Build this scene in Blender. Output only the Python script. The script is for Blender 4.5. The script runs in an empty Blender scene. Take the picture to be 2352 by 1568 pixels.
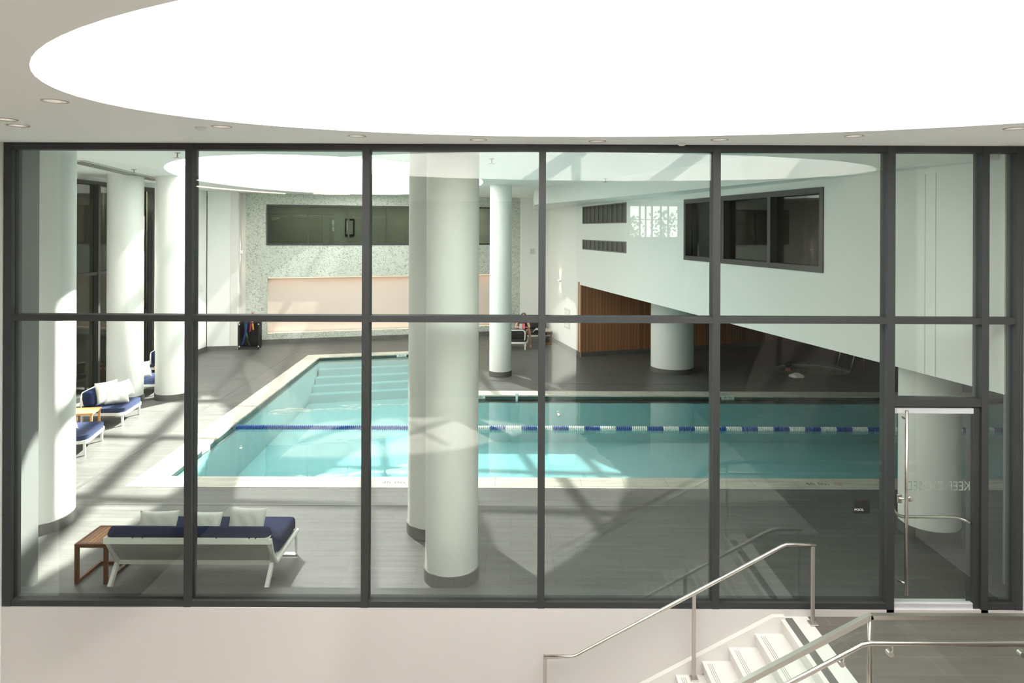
import bpy, bmesh, math, random
from mathutils import Vector, Matrix, Euler
from mathutils.geometry import tessellate_polygon
R = math.radians
random.seed(7)
scene = bpy.context.scene
COL = scene.collection

# ------------------------------------------------------------------ camera
cam_d = bpy.data.cameras.new('camera')
cam_d.sensor_width = 36.0
cam_d.lens = 1600 / 2352 * 36.0
cam_d.shift_y = -257 / 2352
cam_d.clip_end = 300
cam = bpy.data.objects.new('camera', cam_d); COL.objects.link(cam)
cam.location = (0, 0, 4.43)
cam.matrix_world = Matrix.Translation((0, 0, 4.43)) @ Euler((R(90), 0, 0)).to_matrix().to_4x4() @ Matrix.Rotation(R(0.22), 4, 'Z')
scene.camera = cam

# ------------------------------------------------------------------ world, sun, exposure
world = bpy.data.worlds.new('sky'); scene.world = world
world.use_nodes = True
bg = world.node_tree.nodes['Background']
bg.inputs['Color'].default_value = (1.0, 0.985, 0.965, 1)
bg.inputs['Strength'].default_value = 6.2
def sun(name, travel, strength, color, angle):
    d = bpy.data.lights.new(name, 'SUN'); d.energy = strength; d.color = color; d.angle = R(angle)
    o = bpy.data.objects.new(name, d); COL.objects.link(o)
    o.rotation_euler = Vector(travel).to_track_quat('-Z', 'Y').to_euler(); o.location = (5, 25, 30)
sun('sun', (-4.0, -6.5, -5.78), 54.0, (1.0, 0.96, 0.9), 1.0)
sun('extra_sun_right_patches', (3.1, -4.5, -5.78), 8.0, (1.0, 0.97, 0.92), 0.9)  # extra sun added for the right-hand deck patches, source unseen
sun('extra_sun_back_deck', (-4.0, 0.8, -5.78), 3.2, (1.0, 0.97, 0.92), 0.8)  # extra sun added to light the left and back deck, source unseen
def portal(name, loc, sx, sy, rot=(0, 0, 0)):
    d = bpy.data.lights.new(name, 'AREA'); d.shape = 'RECTANGLE'; d.size = sx; d.size_y = sy
    d.cycles.is_portal = True
    o = bpy.data.objects.new(name, d); COL.objects.link(o); o.location = loc; o.rotation_euler = rot
portal('sky_portal_pool', (-4.85, 20.0, 7.0), 8.2, 14.8)
portal('sky_portal_lobby', (1.36, 4.77, 6.6), 9.4, 5.3)
vs = scene.view_settings
vs.view_transform = 'Standard'; vs.look = 'None'; vs.gamma = 1; vs.use_curve_mapping = False
vs.exposure = 0.0
cy = scene.cycles
cy.max_bounces = 10; cy.diffuse_bounces = 6; cy.glossy_bounces = 4; cy.transmission_bounces = 4; cy.transparent_max_bounces = 24
cy.sample_clamp_indirect = 6.0

# ------------------------------------------------------------------ materials
MATS = {}
def nodes_of(m): return m.node_tree.nodes, m.node_tree.links
def pm(name, color, rough=0.5, metal=0.0, var=0.0, vscale=4.0, spec=0.5, emit=None, bump=0.0, bscale=60):
    m = bpy.data.materials.new(name); m.use_nodes = True
    n, l = nodes_of(m); b = n['Principled BSDF']
    b.inputs['Base Color'].default_value = (*color, 1); b.inputs['Roughness'].default_value = rough
    b.inputs['Metallic'].default_value = metal; b.inputs['Specular IOR Level'].default_value = spec
    geo = n.new('ShaderNodeTexCoord')
    if var:
        t = n.new('ShaderNodeTexNoise'); t.inputs['Scale'].default_value = vscale; t.inputs['Detail'].default_value = 4
        l.new(geo.outputs['Object'], t.inputs['Vector'])
        mx = n.new('ShaderNodeMix'); mx.data_type = 'RGBA'
        mx.inputs['A'].default_value = (*[c * (1 - var) for c in color], 1)
        mx.inputs['B'].default_value = (*[min(1, c * (1 + var)) for c in color], 1)
        l.new(t.outputs['Fac'], mx.inputs['Factor']); l.new(mx.outputs['Result'], b.inputs['Base Color'])
    if bump:
        t = n.new('ShaderNodeTexNoise'); t.inputs['Scale'].default_value = bscale; t.inputs['Detail'].default_value = 3
        l.new(geo.outputs['Object'], t.inputs['Vector'])
        bp = n.new('ShaderNodeBump'); bp.inputs['Strength'].default_value = bump; bp.inputs['Distance'].default_value = 0.01
        l.new(t.outputs['Fac'], bp.inputs['Height']); l.new(bp.outputs['Normal'], b.inputs['Normal'])
    if emit:
        b.inputs['Emission Color'].default_value = (*emit[0], 1); b.inputs['Emission Strength'].default_value = emit[1]
    MATS[name] = m; return m
def see_through(name, tint, f0, rough=0.0, bump=0.0):
    m = bpy.data.materials.new(name); m.use_nodes = True
    n, l = nodes_of(m); n.clear()
    out = n.new('ShaderNodeOutputMaterial'); mix = n.new('ShaderNodeMixShader')
    tr = n.new('ShaderNodeBsdfTransparent'); tr.inputs['Color'].default_value = (*tint, 1)
    gl = n.new('ShaderNodeBsdfGlossy'); gl.inputs['Roughness'].default_value = rough
    lw = n.new('ShaderNodeLayerWeight'); lw.inputs['Blend'].default_value = 0.5
    pw = n.new('ShaderNodeMath'); pw.operation = 'POWER'; pw.inputs[1].default_value = 5
    ma = n.new('ShaderNodeMath'); ma.operation = 'MULTIPLY_ADD'; ma.inputs[1].default_value = 1 - f0; ma.inputs[2].default_value = f0
    l.new(lw.outputs['Facing'], pw.inputs[0]); l.new(pw.outputs[0], ma.inputs[0]); l.new(ma.outputs[0], mix.inputs['Fac'])
    l.new(tr.outputs[0], mix.inputs[1]); l.new(gl.outputs[0], mix.inputs[2]); l.new(mix.outputs[0], out.inputs['Surface'])
    if bump:
        g = n.new('ShaderNodeTexCoord'); t = n.new('ShaderNodeTexNoise'); t.inputs['Scale'].default_value = 1.6; t.inputs['Detail'].default_value = 2
        bp = n.new('ShaderNodeBump'); bp.inputs['Strength'].default_value = bump; bp.inputs['Distance'].default_value = 0.03
        l.new(g.outputs['Object'], t.inputs['Vector']); l.new(t.outputs['Fac'], bp.inputs['Height']); l.new(bp.outputs['Normal'], gl.inputs['Normal'])
    MATS[name] = m; return m
def tile_mat(name, c1, c2, mortar, bw, bh, rough=0.45, ms=0.004, vein=0.0):
    m = pm(name, c1, rough); n, l = nodes_of(m); b = n['Principled BSDF']
    g = n.new('ShaderNodeNewGeometry'); br = n.new('ShaderNodeTexBrick')
    br.inputs['Scale'].default_value = 1; br.inputs['Brick Width'].default_value = bw; br.inputs['Row Height'].default_value = bh
    br.inputs['Mortar Size'].default_value = ms; br.offset = 0.37
    br.inputs['Color1'].default_value = (*c1, 1); br.inputs['Color2'].default_value = (*c2, 1); br.inputs['Mortar'].default_value = (*mortar, 1)
    l.new(g.outputs['Position'], br.inputs['Vector'])
    t = n.new('ShaderNodeTexNoise'); t.inputs['Scale'].default_value = 1.0; t.inputs['Detail'].default_value = 5
    mp = n.new('ShaderNodeMapping'); mp.inputs['Scale'].default_value = (1.5, 9, 4); l.new(g.outputs['Position'], mp.inputs['Vector']); l.new(mp.outputs[0], t.inputs['Vector'])
    mx = n.new('ShaderNodeMix'); mx.data_type = 'RGBA'; mx.blend_type = 'MULTIPLY'; mx.inputs['Factor'].default_value = 1
    cr = n.new('ShaderNodeValToRGB'); cr.color_ramp.elements[0].position = .3; cr.color_ramp.elements[1].position = .7
    k = 0.78 - vein
    cr.color_ramp.elements[0].color = (k, k, k, 1); cr.color_ramp.elements[1].color = (1.0, 1.0, 1.0, 1)
    l.new(t.outputs['Fac'], cr.inputs['Fac']); l.new(br.outputs['Color'], mx.inputs['A']); l.new(cr.outputs['Color'], mx.inputs['B'])
    l.new(mx.outputs['Result'], b.inputs['Base Color']); return m
def plank_mat(name, direction, pitch, colors, rough=0.45):
    """vertical boards: random colour per board along a horizontal direction, with dark joints"""
    m = pm(name, colors[0], rough); n, l = nodes_of(m); b = n['Principled BSDF']
    g = n.new('ShaderNodeNewGeometry'); d = n.new('ShaderNodeVectorMath'); d.operation = 'DOT_PRODUCT'; d.inputs[1].default_value = direction
    l.new(g.outputs['Position'], d.inputs[0])
    s = n.new('ShaderNodeMath'); s.operation = 'MULTIPLY'; s.inputs[1].default_value = 1 / pitch; l.new(d.outputs['Value'], s.inputs[0])
    f = n.new('ShaderNodeMath'); f.operation = 'FLOOR'; l.new(s.outputs[0], f.inputs[0])
    w = n.new('ShaderNodeTexWhiteNoise'); w.noise_dimensions = '1D'; l.new(f.outputs[0], w.inputs['W'])
    cr = n.new('ShaderNodeValToRGB'); e = cr.color_ramp.elements
    e[0].color = (*colors[0], 1); e[1].color = (*colors[-1], 1)
    for i, c in enumerate(colors[1:-1]): q = e.new((i + 1) / (len(colors) - 1)); q.color = (*c, 1)
    l.new(w.outputs['Value'], cr.inputs['Fac'])
    fr = n.new('ShaderNodeMath'); fr.operation = 'FRACT'; l.new(s.outputs[0], fr.inputs[0])
    lt = n.new('ShaderNodeMath'); lt.operation = 'LESS_THAN'; lt.inputs[1].default_value = 0.09; l.new(fr.outputs[0], lt.inputs[0])
    mx = n.new('ShaderNodeMix'); mx.data_type = 'RGBA'; mx.inputs['B'].default_value = (*[c * .25 for c in colors[0]], 1)
    l.new(lt.outputs[0], mx.inputs['Factor']); l.new(cr.outputs['Color'], mx.inputs['A']); l.new(mx.outputs['Result'], b.inputs['Base Color'])
    return m

WHITE = pm('white_paint', (0.80, 0.80, 0.775), 0.6)
WARM = pm('warm_white_paint', (0.66, 0.628, 0.61), 0.6)
REARW = pm('dark_unseen_wall', (0.13, 0.12, 0.105), 0.7)  # unseen lobby walls, made dark to cut their reflection in the glazing
LOBF = tile_mat('pale_lobby_tile', (0.66, 0.635, 0.595), (0.62, 0.595, 0.555), (0.4, 0.39, 0.37), 1.2, 0.6)
TUBM = pm('grey_tub_tile', (0.20, 0.22, 0.20), 0.5)
LAMPR = pm('silvered_reflector', (0.85, 0.82, 0.78), 0.35, 0.4)
GREYW = pm('shade_grey_wall', (0.11, 0.118, 0.115), 0.5)  # shade on the two return walls is put into this base colour
CEILP = pm('ceiling_paint', (0.88, 0.86, 0.835), 0.7)
SHAFTP = pm('skylight_shaft_paint', (0.86, 0.86, 0.84), 0.7)
FRAME = pm('charcoal_aluminium', (0.034, 0.036, 0.036), 0.6, 0.0, spec=0.25)
SILLM = pm('grey_green_sill', (0.075, 0.082, 0.08), 0.5)
GLASS = see_through('window_glass', (0.945, 0.975, 0.952), 0.06)
RAILGLASS = see_through('balustrade_glass', (0.95, 0.985, 0.97), 0.03)
DARKGLASS = see_through('tinted_window_glass', (0.60, 0.64, 0.60), 0.035)
BLKFRAME = pm('black_aluminium', (0.016, 0.018, 0.017), 0.5)
WATER = see_through('pool_water', (0.60, 0.84, 0.86), 0.025, 0.02, 0.12)
TUBWATER = see_through('tub_water', (0.75, 0.9, 0.86), 0.03, 0.02, 0.3)
DECK = tile_mat('grey_plank_tile', (0.102, 0.102, 0.097), (0.084, 0.083, 0.078), (0.052, 0.052, 0.048), 0.9, 0.15, rough=0.42)
DECK.node_tree.nodes['Principled BSDF'].inputs['Specular IOR Level'].default_value = 0.22
LANDT = tile_mat('taupe_plank_tile', (0.150, 0.130, 0.113), (0.134, 0.116, 0.10), (0.21, 0.19, 0.165), 1.2, 0.29, ms=.003)
BASEB = tile_mat('grey_baseboard_tile', (0.11, 0.108, 0.1), (0.10, 0.097, 0.09), (0.07, 0.07, 0.065), 0.35, 0.5)
COPING = tile_mat('cream_stone_coping', (0.53, 0.505, 0.44), (0.485, 0.46, 0.395), (0.30, 0.28, 0.23), 0.75, 0.75, 0.5, .006, .12)
COPINGS = tile_mat('cream_stone_coping_side', (0.53, 0.505, 0.44), (0.485, 0.46, 0.395), (0.30, 0.28, 0.23), 9, 0.62, 0.5, .006, .12)
POOLP = pm('pool_plaster', (0.50, 0.60, 0.60), 0.6, var=0.05, vscale=1.5)
WLTILE = tile_mat('dark_waterline_tile', (0.030, 0.052, 0.045), (0.024, 0.042, 0.038), (0.05, 0.07, 0.06), 0.3, 0.3, 0.15)
MARBLE = pm('white_marble', (0.76, 0.74, 0.70), 0.3, var=0.06, vscale=3)
GROOVE = pm('dark_grip_strip', (0.13, 0.125, 0.115), 0.6)
GROOVEL = pm('grip_groove_grey', (0.36, 0.34, 0.32), 0.6)
STEEL = pm('brushed_stainless_steel', (0.62, 0.585, 0.53), 0.28, 1.0)
STEELP = pm('satin_steel_post', (0.48, 0.44, 0.40), 0.4, 0.8)
ALU = pm('pale_aluminium', (0.70, 0.72, 0.75), 0.4, 0.3)
CHROME = pm('chrome', (0.80, 0.78, 0.75), 0.12, 1.0)
WFRAME = pm('white_powder_coat', (0.82, 0.82, 0.79), 0.45)
NAVY = pm('navy_canvas', (0.008, 0.014, 0.050), 0.9, spec=0.1, var=0.2, vscale=7, bump=0.3, bscale=9)
BLUE = pm('blue_canvas', (0.026, 0.036, 0.080), 0.9, spec=0.1, var=0.12, vscale=6, bump=0.25, bscale=9)
PILLOW = pm('white_pillow_linen', (0.80, 0.80, 0.76), 0.85, bump=0.5, bscale=9)
TOWEL = pm('white_towel_terry', (0.80, 0.79, 0.74), 0.95, bump=0.8, bscale=45)
TEAK = plank_mat('teak_boards', (1, 0, 0), 0.052, [(0.19, 0.055, 0.009), (0.28, 0.095, 0.017), (0.38, 0.15, 0.032), (0.23, 0.072, 0.012)], 0.5)
TEAKF = pm('teak_frame', (0.12, 0.036, 0.008), 0.5, spec=.2, var=0.3, vscale=12)
OAK = pm('orange_teak', (0.50, 0.24, 0.075), 0.45, var=0.15, vscale=9)
DRAINM = pm('drain_grate', (0.085, 0.085, 0.08), 0.45, 0.3)
BLACK = pm('black_plastic', (0.010, 0.010, 0.012), 0.8, spec=.2)
SIGNM = pm('black_sign_plate', (0.014, 0.014, 0.015), 0.4)
LETTER = pm('white_lettering', (0.85, 0.85, 0.85), 0.5)
DARKLET = pm('dark_lettering', (0.05, 0.045, 0.04), 0.6)
ETCH = pm('grey_green_vinyl_lettering', (0.36, 0.40, 0.36), 0.6)
TILEW = pm('pale_marker_tile', (0.55, 0.62, 0.57), 0.3)
FBLUE = pm('blue_float_plastic', (0.010, 0.062, 0.27), 0.35)
FWHITE = pm('white_float_plastic', (0.80, 0.80, 0.74), 0.35)
CONC = pm('bare_concrete', (0.16, 0.155, 0.13), 0.9, var=0.25, vscale=1.2)
ROOMD = pm('dim_room_wall', (0.26, 0.27, 0.235), 0.8)
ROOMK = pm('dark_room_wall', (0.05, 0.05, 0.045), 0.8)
LOUVM = plank_mat('dark_louvre_slats', (0.207, -0.978, 0), 0.42, [(0.075, 0.072, 0.062), (0.085, 0.092, 0.09), (0.09, 0.078, 0.062), (0.075, 0.084, 0.08)], 0.5)
LOUVF = pm('grey_louvre_frame', (0.15, 0.16, 0.15), 0.5)
WOODW = plank_mat('brown_wood_cladding', (0.95, 0.31, 0), 0.125, [(0.24, 0.10, 0.045), (0.34, 0.15, 0.07), (0.28, 0.12, 0.055), (0.40, 0.18, 0.085)], 0.5)
WOODE = pm('oak_edge', (0.34, 0.19, 0.085), 0.5)
NICHEP = pm('niche_plaster', (0.66, 0.56, 0.50), 0.7)
SKIN = pm('skin', (0.50, 0.28, 0.19), 0.55)
HAIRG = pm('grey_hair', (0.16, 0.145, 0.14), 0.7)
HAIRD = pm('black_hair', (0.012, 0.010, 0.009), 0.6)
SUIT = pm('black_swimwear', (0.012, 0.012, 0.013), 0.8)
KHAKI = pm('khaki_cloth', (0.24, 0.21, 0.14), 0.9)
LEAF = pm('tree_leaves', (0.035, 0.06, 0.025), 0.8)
BARK = pm('tree_bark', (0.05, 0.04, 0.03), 0.9)
LED = pm('warm_led', (1, .75, .5), 0.5, emit=((1.0, 0.78, 0.58), 14.0))
LEDW = pm('white_downlight_lamp', (1, .95, .9), 0.5, emit=((1.0, 0.93, 0.85), 8.0))
LEDS = pm('warm_led_strip', (1, .75, .5), 0.5, emit=((1.0, 0.78, 0.62), 0.8))
GREYP = pm('light_grey_plastic', (0.52, 0.52, 0.49), 0.5)
PALEP = pm('off_white_plastic', (0.74, 0.74, 0.71), 0.5)
PAPER = pm('magazine_paper', (0.8, 0.78, 0.76), 0.6)
PINKP = pm('red_magazine_print', (0.62, 0.10, 0.12), 0.6)
NOOD = {k: pm(k + '_foam', c, 0.7) for k, c in dict(green=(0.03, 0.20, 0.06), blue=(0.02, 0.09, 0.36), magenta=(0.42, 0.03, 0.13), yellow=(0.70, 0.42, 0.04), navy=(.02, .03, .15)).items()}
MESHM = see_through('black_mesh_netting', (0.80, 0.80, 0.82), 0.01)

def stippled():
    m = pm('stippled_plaster', (0.6, 0.62, 0.57), 0.8); n, l = nodes_of(m); b = n['Principled BSDF']
    g = n.new('ShaderNodeNewGeometry')
    t = n.new('ShaderNodeTexNoise'); t.inputs['Scale'].default_value = 16; t.inputs['Detail'].default_value = 1.0; t.inputs['Distortion'].default_value = 2.0
    l.new(g.outputs['Position'], t.inputs['Vector'])
    cr = n.new('ShaderNodeValToRGB'); e = cr.color_ramp.elements
    e[0].position = .36; e[0].color = (0.24, 0.26, 0.225, 1); e[1].position = .47; e[1].color = (0.52, 0.545, 0.49, 1)
    l.new(t.outputs['Fac'], cr.inputs['Fac']); l.new(cr.outputs['Color'], b.inputs['Base Color']); return m
STIP = stippled()

# ------------------------------------------------------------------ mesh helpers
class MB:
    def __init__(s): s.bm = bmesh.new()
    def box(s, x0, x1, y0, y1, z0, z1, mtx=None, mi=0):
        vs_ = [s.bm.verts.new(mtx @ Vector(p) if mtx else p) for p in
               [(x0, y0, z0), (x1, y0, z0), (x1, y1, z0), (x0, y1, z0), (x0, y0, z1), (x1, y0, z1), (x1, y1, z1), (x0, y1, z1)]]
        for f in [(0, 3, 2, 1), (4, 5, 6, 7), (0, 1, 5, 4), (1, 2, 6, 5), (2, 3, 7, 6), (3, 0, 4, 7)]:
            s.bm.faces.new([vs_[i] for i in f]).material_index = mi
        return s
    def beam(s, a, b, w, h, up=(0, 0, 1)):
        a, b = Vector(a), Vector(b); d = (b - a); L = d.length; d.normalize()
        upv = Vector(up)
        if abs(d.dot(upv)) > .99: upv = Vector((0, 1, 0))
        x = upv.cross(d).normalized(); z = d.cross(x)
        m = Matrix((x, d, z)).transposed().to_4x4(); m.translation = a
        return s.box(-w / 2, w / 2, 0, L, -h / 2, h / 2, m)
    def tube(s, pts, r, seg=10, closed=False, cap=True):
        pts = [Vector(p) for p in pts]; n = len(pts); rings = []
        prev = None
        for i, p in enumerate(pts):
            if closed: t = (pts[(i + 1) % n] - pts[i - 1])
            else: t = (pts[min(i + 1, n - 1)] - pts[max(i - 1, 0)])
            t.normalize()
            if prev is None:
                up = Vector((0, 0, 1)) if abs(t.z) < .9 else Vector((0, 1, 0))
                x = up.cross(t).normalized()
            else:
                x = (prev - t * prev.dot(t)).normalized()
            prev = x; y = t.cross(x)
            rr = r[i] if isinstance(r, (list, tuple)) else r
            k = 1.0
            if not closed and 0 < i < n - 1:
                c = (pts[i] - pts[i - 1]).normalized().dot((pts[i + 1] - pts[i]).normalized()); k = 1 / max(.6, math.sqrt((1 + c) / 2))
            rings.append([s.bm.verts.new(p + (x * math.cos(a) + y * math.sin(a)) * rr * (k if k > 1 else 1)) for a in [2 * math.pi * j / seg for j in range(seg)]])
        for i in range(n if closed else n - 1):
            A, B = rings[i], rings[(i + 1) % n]
            for j in range(seg): s.bm.faces.new((A[j], A[(j + 1) % seg], B[(j + 1) % seg], B[j]))
        if cap and not closed:
            s.bm.faces.new(list(reversed(rings[0]))); s.bm.faces.new(rings[-1])
        return s
    def lathe(s, prof, seg=32, c=(0, 0, 0), axis='Z', close=True):
        c = Vector(c); rings = []
        def P(r, h, a):
            u, v = r * math.cos(a), r * math.sin(a)
            return c + (Vector((u, v, h)) if axis == 'Z' else Vector((h, u, v)) if axis == 'X' else Vector((v, h, u)))
        for r, h in prof:
            rings.append([s.bm.verts.new(P(max(r, 1e-5), h, 2 * math.pi * j / seg)) for j in range(seg)])
        for A, B in zip(rings, rings[1:]):
            for j in range(seg): s.bm.faces.new((A[j], A[(j + 1) % seg], B[(j + 1) % seg], B[j]))
        if close:
            s.bm.faces.new(list(reversed(rings[0]))); s.bm.faces.new(rings[-1])
        return s
    def cyl(s, c, r, h, seg=24, axis='Z'): return s.lathe([(r, 0), (r, h)], seg, c, axis)
    def prism(s, poly, z0, z1, holes=(), tf=None, sides=True, hole_sides=True):
        """extrude a 2-D polygon with holes; tf maps (a,b,c) to xyz"""
        tf = tf or (lambda a, b, c: (a, b, c))
        loops = [list(poly)] + [list(h) for h in holes]
        tri = tessellate_polygon([[Vector((p[0], p[1], 0)) for p in lp] for lp in loops])
        flat = [p for lp in loops for p in lp]
        bot = [s.bm.verts.new(tf(p[0], p[1], z0)) for p in flat]; top = [s.bm.verts.new(tf(p[0], p[1], z1)) for p in flat]
        for t in tri:
            try:
                s.bm.faces.new([top[i] for i in t]); s.bm.faces.new([bot[i] for i in reversed(t)])
            except ValueError: pass
        k = 0
        for li, lp in enumerate(loops):
            n = len(lp)
            if (sides if li == 0 else hole_sides):
                for i in range(n):
                    a, b = k + i, k + (i + 1) % n
                    s.bm.faces.new((bot[a], bot[b], top[b], top[a]))
            k += n
        return s
    def rbox(s, x0, x1, y0, y1, z0, z1, r=0.03, seg=3, mtx=None):
        b2 = bmesh.new(); bmesh.ops.create_cube(b2, size=1)
        for v in b2.verts:
            v.co = Vector(((x0 + x1) / 2 + v.co.x * (x1 - x0), (y0 + y1) / 2 + v.co.y * (y1 - y0), (z0 + z1) / 2 + v.co.z * (z1 - z0)))
        bmesh.ops.bevel(b2, geom=b2.edges[:], offset=r, segments=seg, profile=.5, affect='EDGES')
        if mtx: bmesh.ops.transform(b2, matrix=mtx, verts=b2.verts)
        return s.merge(b2)
    def pillow(s, w, h, t, mtx=None, n=14, pinch=.07):
        b2 = bmesh.new(); G = {}
        for side in (1, -1):
            for i in range(n + 1):
                for j in range(n + 1):
                    u, v = -1 + 2 * i / n, -1 + 2 * j / n
                    edge = i in (0, n) or j in (0, n)
                    if edge and side == -1: G[(side, i, j)] = G[(1, i, j)]; continue
                    x = u * w / 2 * (1 - pinch * (1 - v * v) * abs(u) ** 3); y = v * h / 2 * (1 - pinch * (1 - u * u) * abs(v) ** 3)
                    z = side * t / 2 * (max(0, (1 - u ** 4) * (1 - v ** 4))) ** .55
                    z += .008 * math.sin(9 * u + 5 * v) * (1 - abs(u * v))
                    G[(side, i, j)] = b2.verts.new((x, y, z))
            for i in range(n):
                for j in range(n):
                    q = [G[(side, i, j)], G[(side, i + 1, j)], G[(side, i + 1, j + 1)], G[(side, i, j + 1)]]
                    b2.faces.new(q if side == 1 else q[::-1])
        if mtx: bmesh.ops.transform(b2, matrix=mtx, verts=b2.verts)
        return s.merge(b2)
    def sphere(s, c, r, seg=16, scale=(1, 1, 1)):
        b2 = bmesh.new(); bmesh.ops.create_uvsphere(b2, u_segments=seg, v_segments=seg // 2 + 2, radius=r)
        for v in b2.verts: v.co = Vector((v.co.x * scale[0], v.co.y * scale[1], v.co.z * scale[2])) + Vector(c)
        return s.merge(b2)
    def merge(s, b2):
        me = bpy.data.meshes.new('t'); b2.to_mesh(me); b2.free(); s.bm.from_mesh(me); bpy.data.meshes.remove(me); return s
    def build(s, name, mat, parent=None, smooth=False, world=False):
        bmesh.ops.recalc_face_normals(s.bm, faces=s.bm.faces)
        me = bpy.data.meshes.new(name)
        if smooth:
            for f in s.bm.faces: f.smooth = True
        s.bm.to_mesh(me); s.bm.free()
        if smooth == 'auto': me.set_sharp_from_angle(angle=R(40))
        for m in (mat if isinstance(mat, (list, tuple)) else [mat]): me.materials.append(m)
        o = bpy.data.objects.new(name, me); COL.objects.link(o)
        if parent:
            o.parent = parent
            if world: o.location = -parent.location
        return o
def empty(name, loc=(0, 0, 0), rz=0):
    o = bpy.data.objects.new(name, None); COL.objects.link(o); o.location = loc; o.rotation_euler = (0, 0, rz); o.empty_display_size = .1
    return o
def tag(o, label=None, cat=None, group=None, kind=None):
    if label: o['label'] = label
    if cat: o['category'] = cat
    if group: o['group'] = group
    if kind: o['kind'] = kind
    return o
def thing(name, label, cat, loc=(0, 0, 0), rz=0, group=None): return tag(empty(name, loc, rz), label, cat, group)
def struct(o, label=None, cat=None): return tag(o, label, cat, None, 'structure')
def copy_tree(o, parent=None):
    c = o.copy(); COL.objects.link(c)
    if parent: c.parent = parent
    for ch in list(o.children): copy_tree(ch, c)
    return c
def text(name, body, size, mat, mtx, parent=None, extrude=0.0, align='CENTER', spacing=1.0):
    cu = bpy.data.curves.new(name, 'FONT'); cu.body = body; cu.size = size; cu.extrude = extrude; cu.align_x = align; cu.align_y = 'CENTER'; cu.space_character = spacing
    tmp = bpy.data.objects.new('tmp_text', cu); COL.objects.link(tmp)
    bpy.context.view_layer.update()
    me = bpy.data.meshes.new_from_object(tmp.evaluated_get(bpy.context.evaluated_depsgraph_get()))
    bpy.data.objects.remove(tmp); bpy.data.curves.remove(cu)
    me.transform(mtx); me.materials.clear(); me.materials.append(mat); me.name = name
    o = bpy.data.objects.new(name, me); COL.objects.link(o)
    if parent: o.parent = parent
    return o
def ellipse(c, rx, ry, ang, n=96):
    ca, sa = math.cos(ang), math.sin(ang)
    return [(c[0] + rx * math.cos(t) * ca - ry * math.sin(t) * sa, c[1] + rx * math.cos(t) * sa + ry * math.sin(t) * ca) for t in [2 * math.pi * i / n for i in range(n)]]
def rect(x0, x1, y0, y1): return [(x0, y0), (x1, y0), (x1, y1), (x0, y1)]
def wall(name, p0, p1, z0, z1, mat, holes=(), th=0.25, parent=None):
    """thick wall seen with p0 on the left, p1 on the right; holes are (u0,u1,z0,z1)"""
    d = Vector((p1[0] - p0[0], p1[1] - p0[1])); L = d.length; d.normalize(); n = Vector((-d.y, d.x))
    tf = lambda a, b, c: (p0[0] + d.x * a + n.x * c, p0[1] + d.y * a + n.y * c, b)
    return MB().prism(rect(0, L, z0, z1), 0, th, [rect(h[0], h[1], h[2], h[3]) for h in holes], tf).build(name, mat, parent)
def wall_matrix(p0, p1):
    """local x along the wall, y up, z towards the viewer's side"""
    d = Vector((p1[0] - p0[0], p1[1] - p0[1], 0)).normalized(); up = Vector((0, 0, 1)); n = d.cross(up)
    m = Matrix((d, up, n)).transposed().to_4x4(); m.translation = (p0[0], p0[1], 0); return m
def wall_box(mb, p0, p1, u0, u1, z0, z1, d0, d1):
    """box standing on a wall: d measured from the wall face towards the viewer"""
    return mb.box(u0, u1, z0, z1, d0, d1, wall_matrix(p0, p1))
BBN = [0]
def baseboard(p0, p1, h=0.16, parent=None):
    BBN[0] += 1
    return struct(wall_box(MB(), p0, p1, 0, math.hypot(p1[0] - p0[0], p1[1] - p0[1]), 0, h, 0, 0.018).build('baseboard_%d' % BBN[0], BASEB))

# ================================================================== LOBBY SHELL
LOB_E = ellipse((1.36, 4.77), 4.63, 2.53, R(-7.2))
dl = [(-3.54, 5.39), (-4.59, 6.31), (-4.74, 6.68), (-2.8, 6.71), (-1.64, 7.35), (-0.37, 7.62), (0.94, 7.69), (2.24, 7.53), (3.53, 7.2), (4.78, 6.63)]
struct(MB().prism(rect(-6.1, 6.1, -8.3, 8.0), 5.41, 5.55, [LOB_E] + [ellipse(p, .083, .083, 0, 20) for p in dl]).build('ceiling_lobby', CEILP), 'warm white lobby ceiling with a great oval skylight opening', 'ceiling')
struct(MB().prism(ellipse((1.36, 4.77), 4.73, 2.63, R(-7.2)), 5.55, 6.6, [LOB_E]).build('trim_lobby_skylight_shaft', SHAFTP, smooth='auto'))
struct(MB().prism(rect(-6.1, 6.1, -8.3, 8.0), -1.55, -1.41).build('floor_lobby', LOBF))
struct(MB().box(-6.1, -5.85, 7.1, 8.0, -1.41, 5.41).build('wall_left', WHITE), 'white lobby wall returning at the left end of the glazing', 'wall')
struct(MB().box(5.885, 6.1, 6.0, 8.0, -1.41, 5.41).build('wall_right', WHITE), 'white lobby wall returning at the right end of the glazing', 'wall')
struct(MB().box(-6.1, -5.9, -8.3, 7.1, -1.41, 5.41).build('wall_left_dark', REARW)); struct(MB().box(5.95, 6.1, -8.3, 6.0, -1.41, 5.41).build('wall_right_dark', REARW))
struct(wall('wall_rear', (6.1, -8.0), (-6.1, -8.0), -1.41, 5.41, REARW, [(0.3, 2.05, 4.15, 5.3)], .25))
# high window behind, seen only as a reflection in the glazing
rw = struct(empty('window_6', (5.0, -8.1, 4.15)))
mb = MB()
for z in (4.15, 5.26): mb.box(4.05, 5.8, -8.16, -8.06, z, z + .04)
mb.box(4.05, 5.8, -8.14, -8.08, 4.78, 4.81)
for x in (4.05, 4.42, 4.62, 4.84, 5.15, 5.4, 5.76): mb.box(x, x + .05, -8.16, -8.06, 4.15, 5.3)
mb.build('window_frame', FRAME, rw, world=True)
portal('sky_portal_rear_window', (4.9, -8.02, 4.72), 1.7, 1.1, (R(90), 0, 0))
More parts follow.
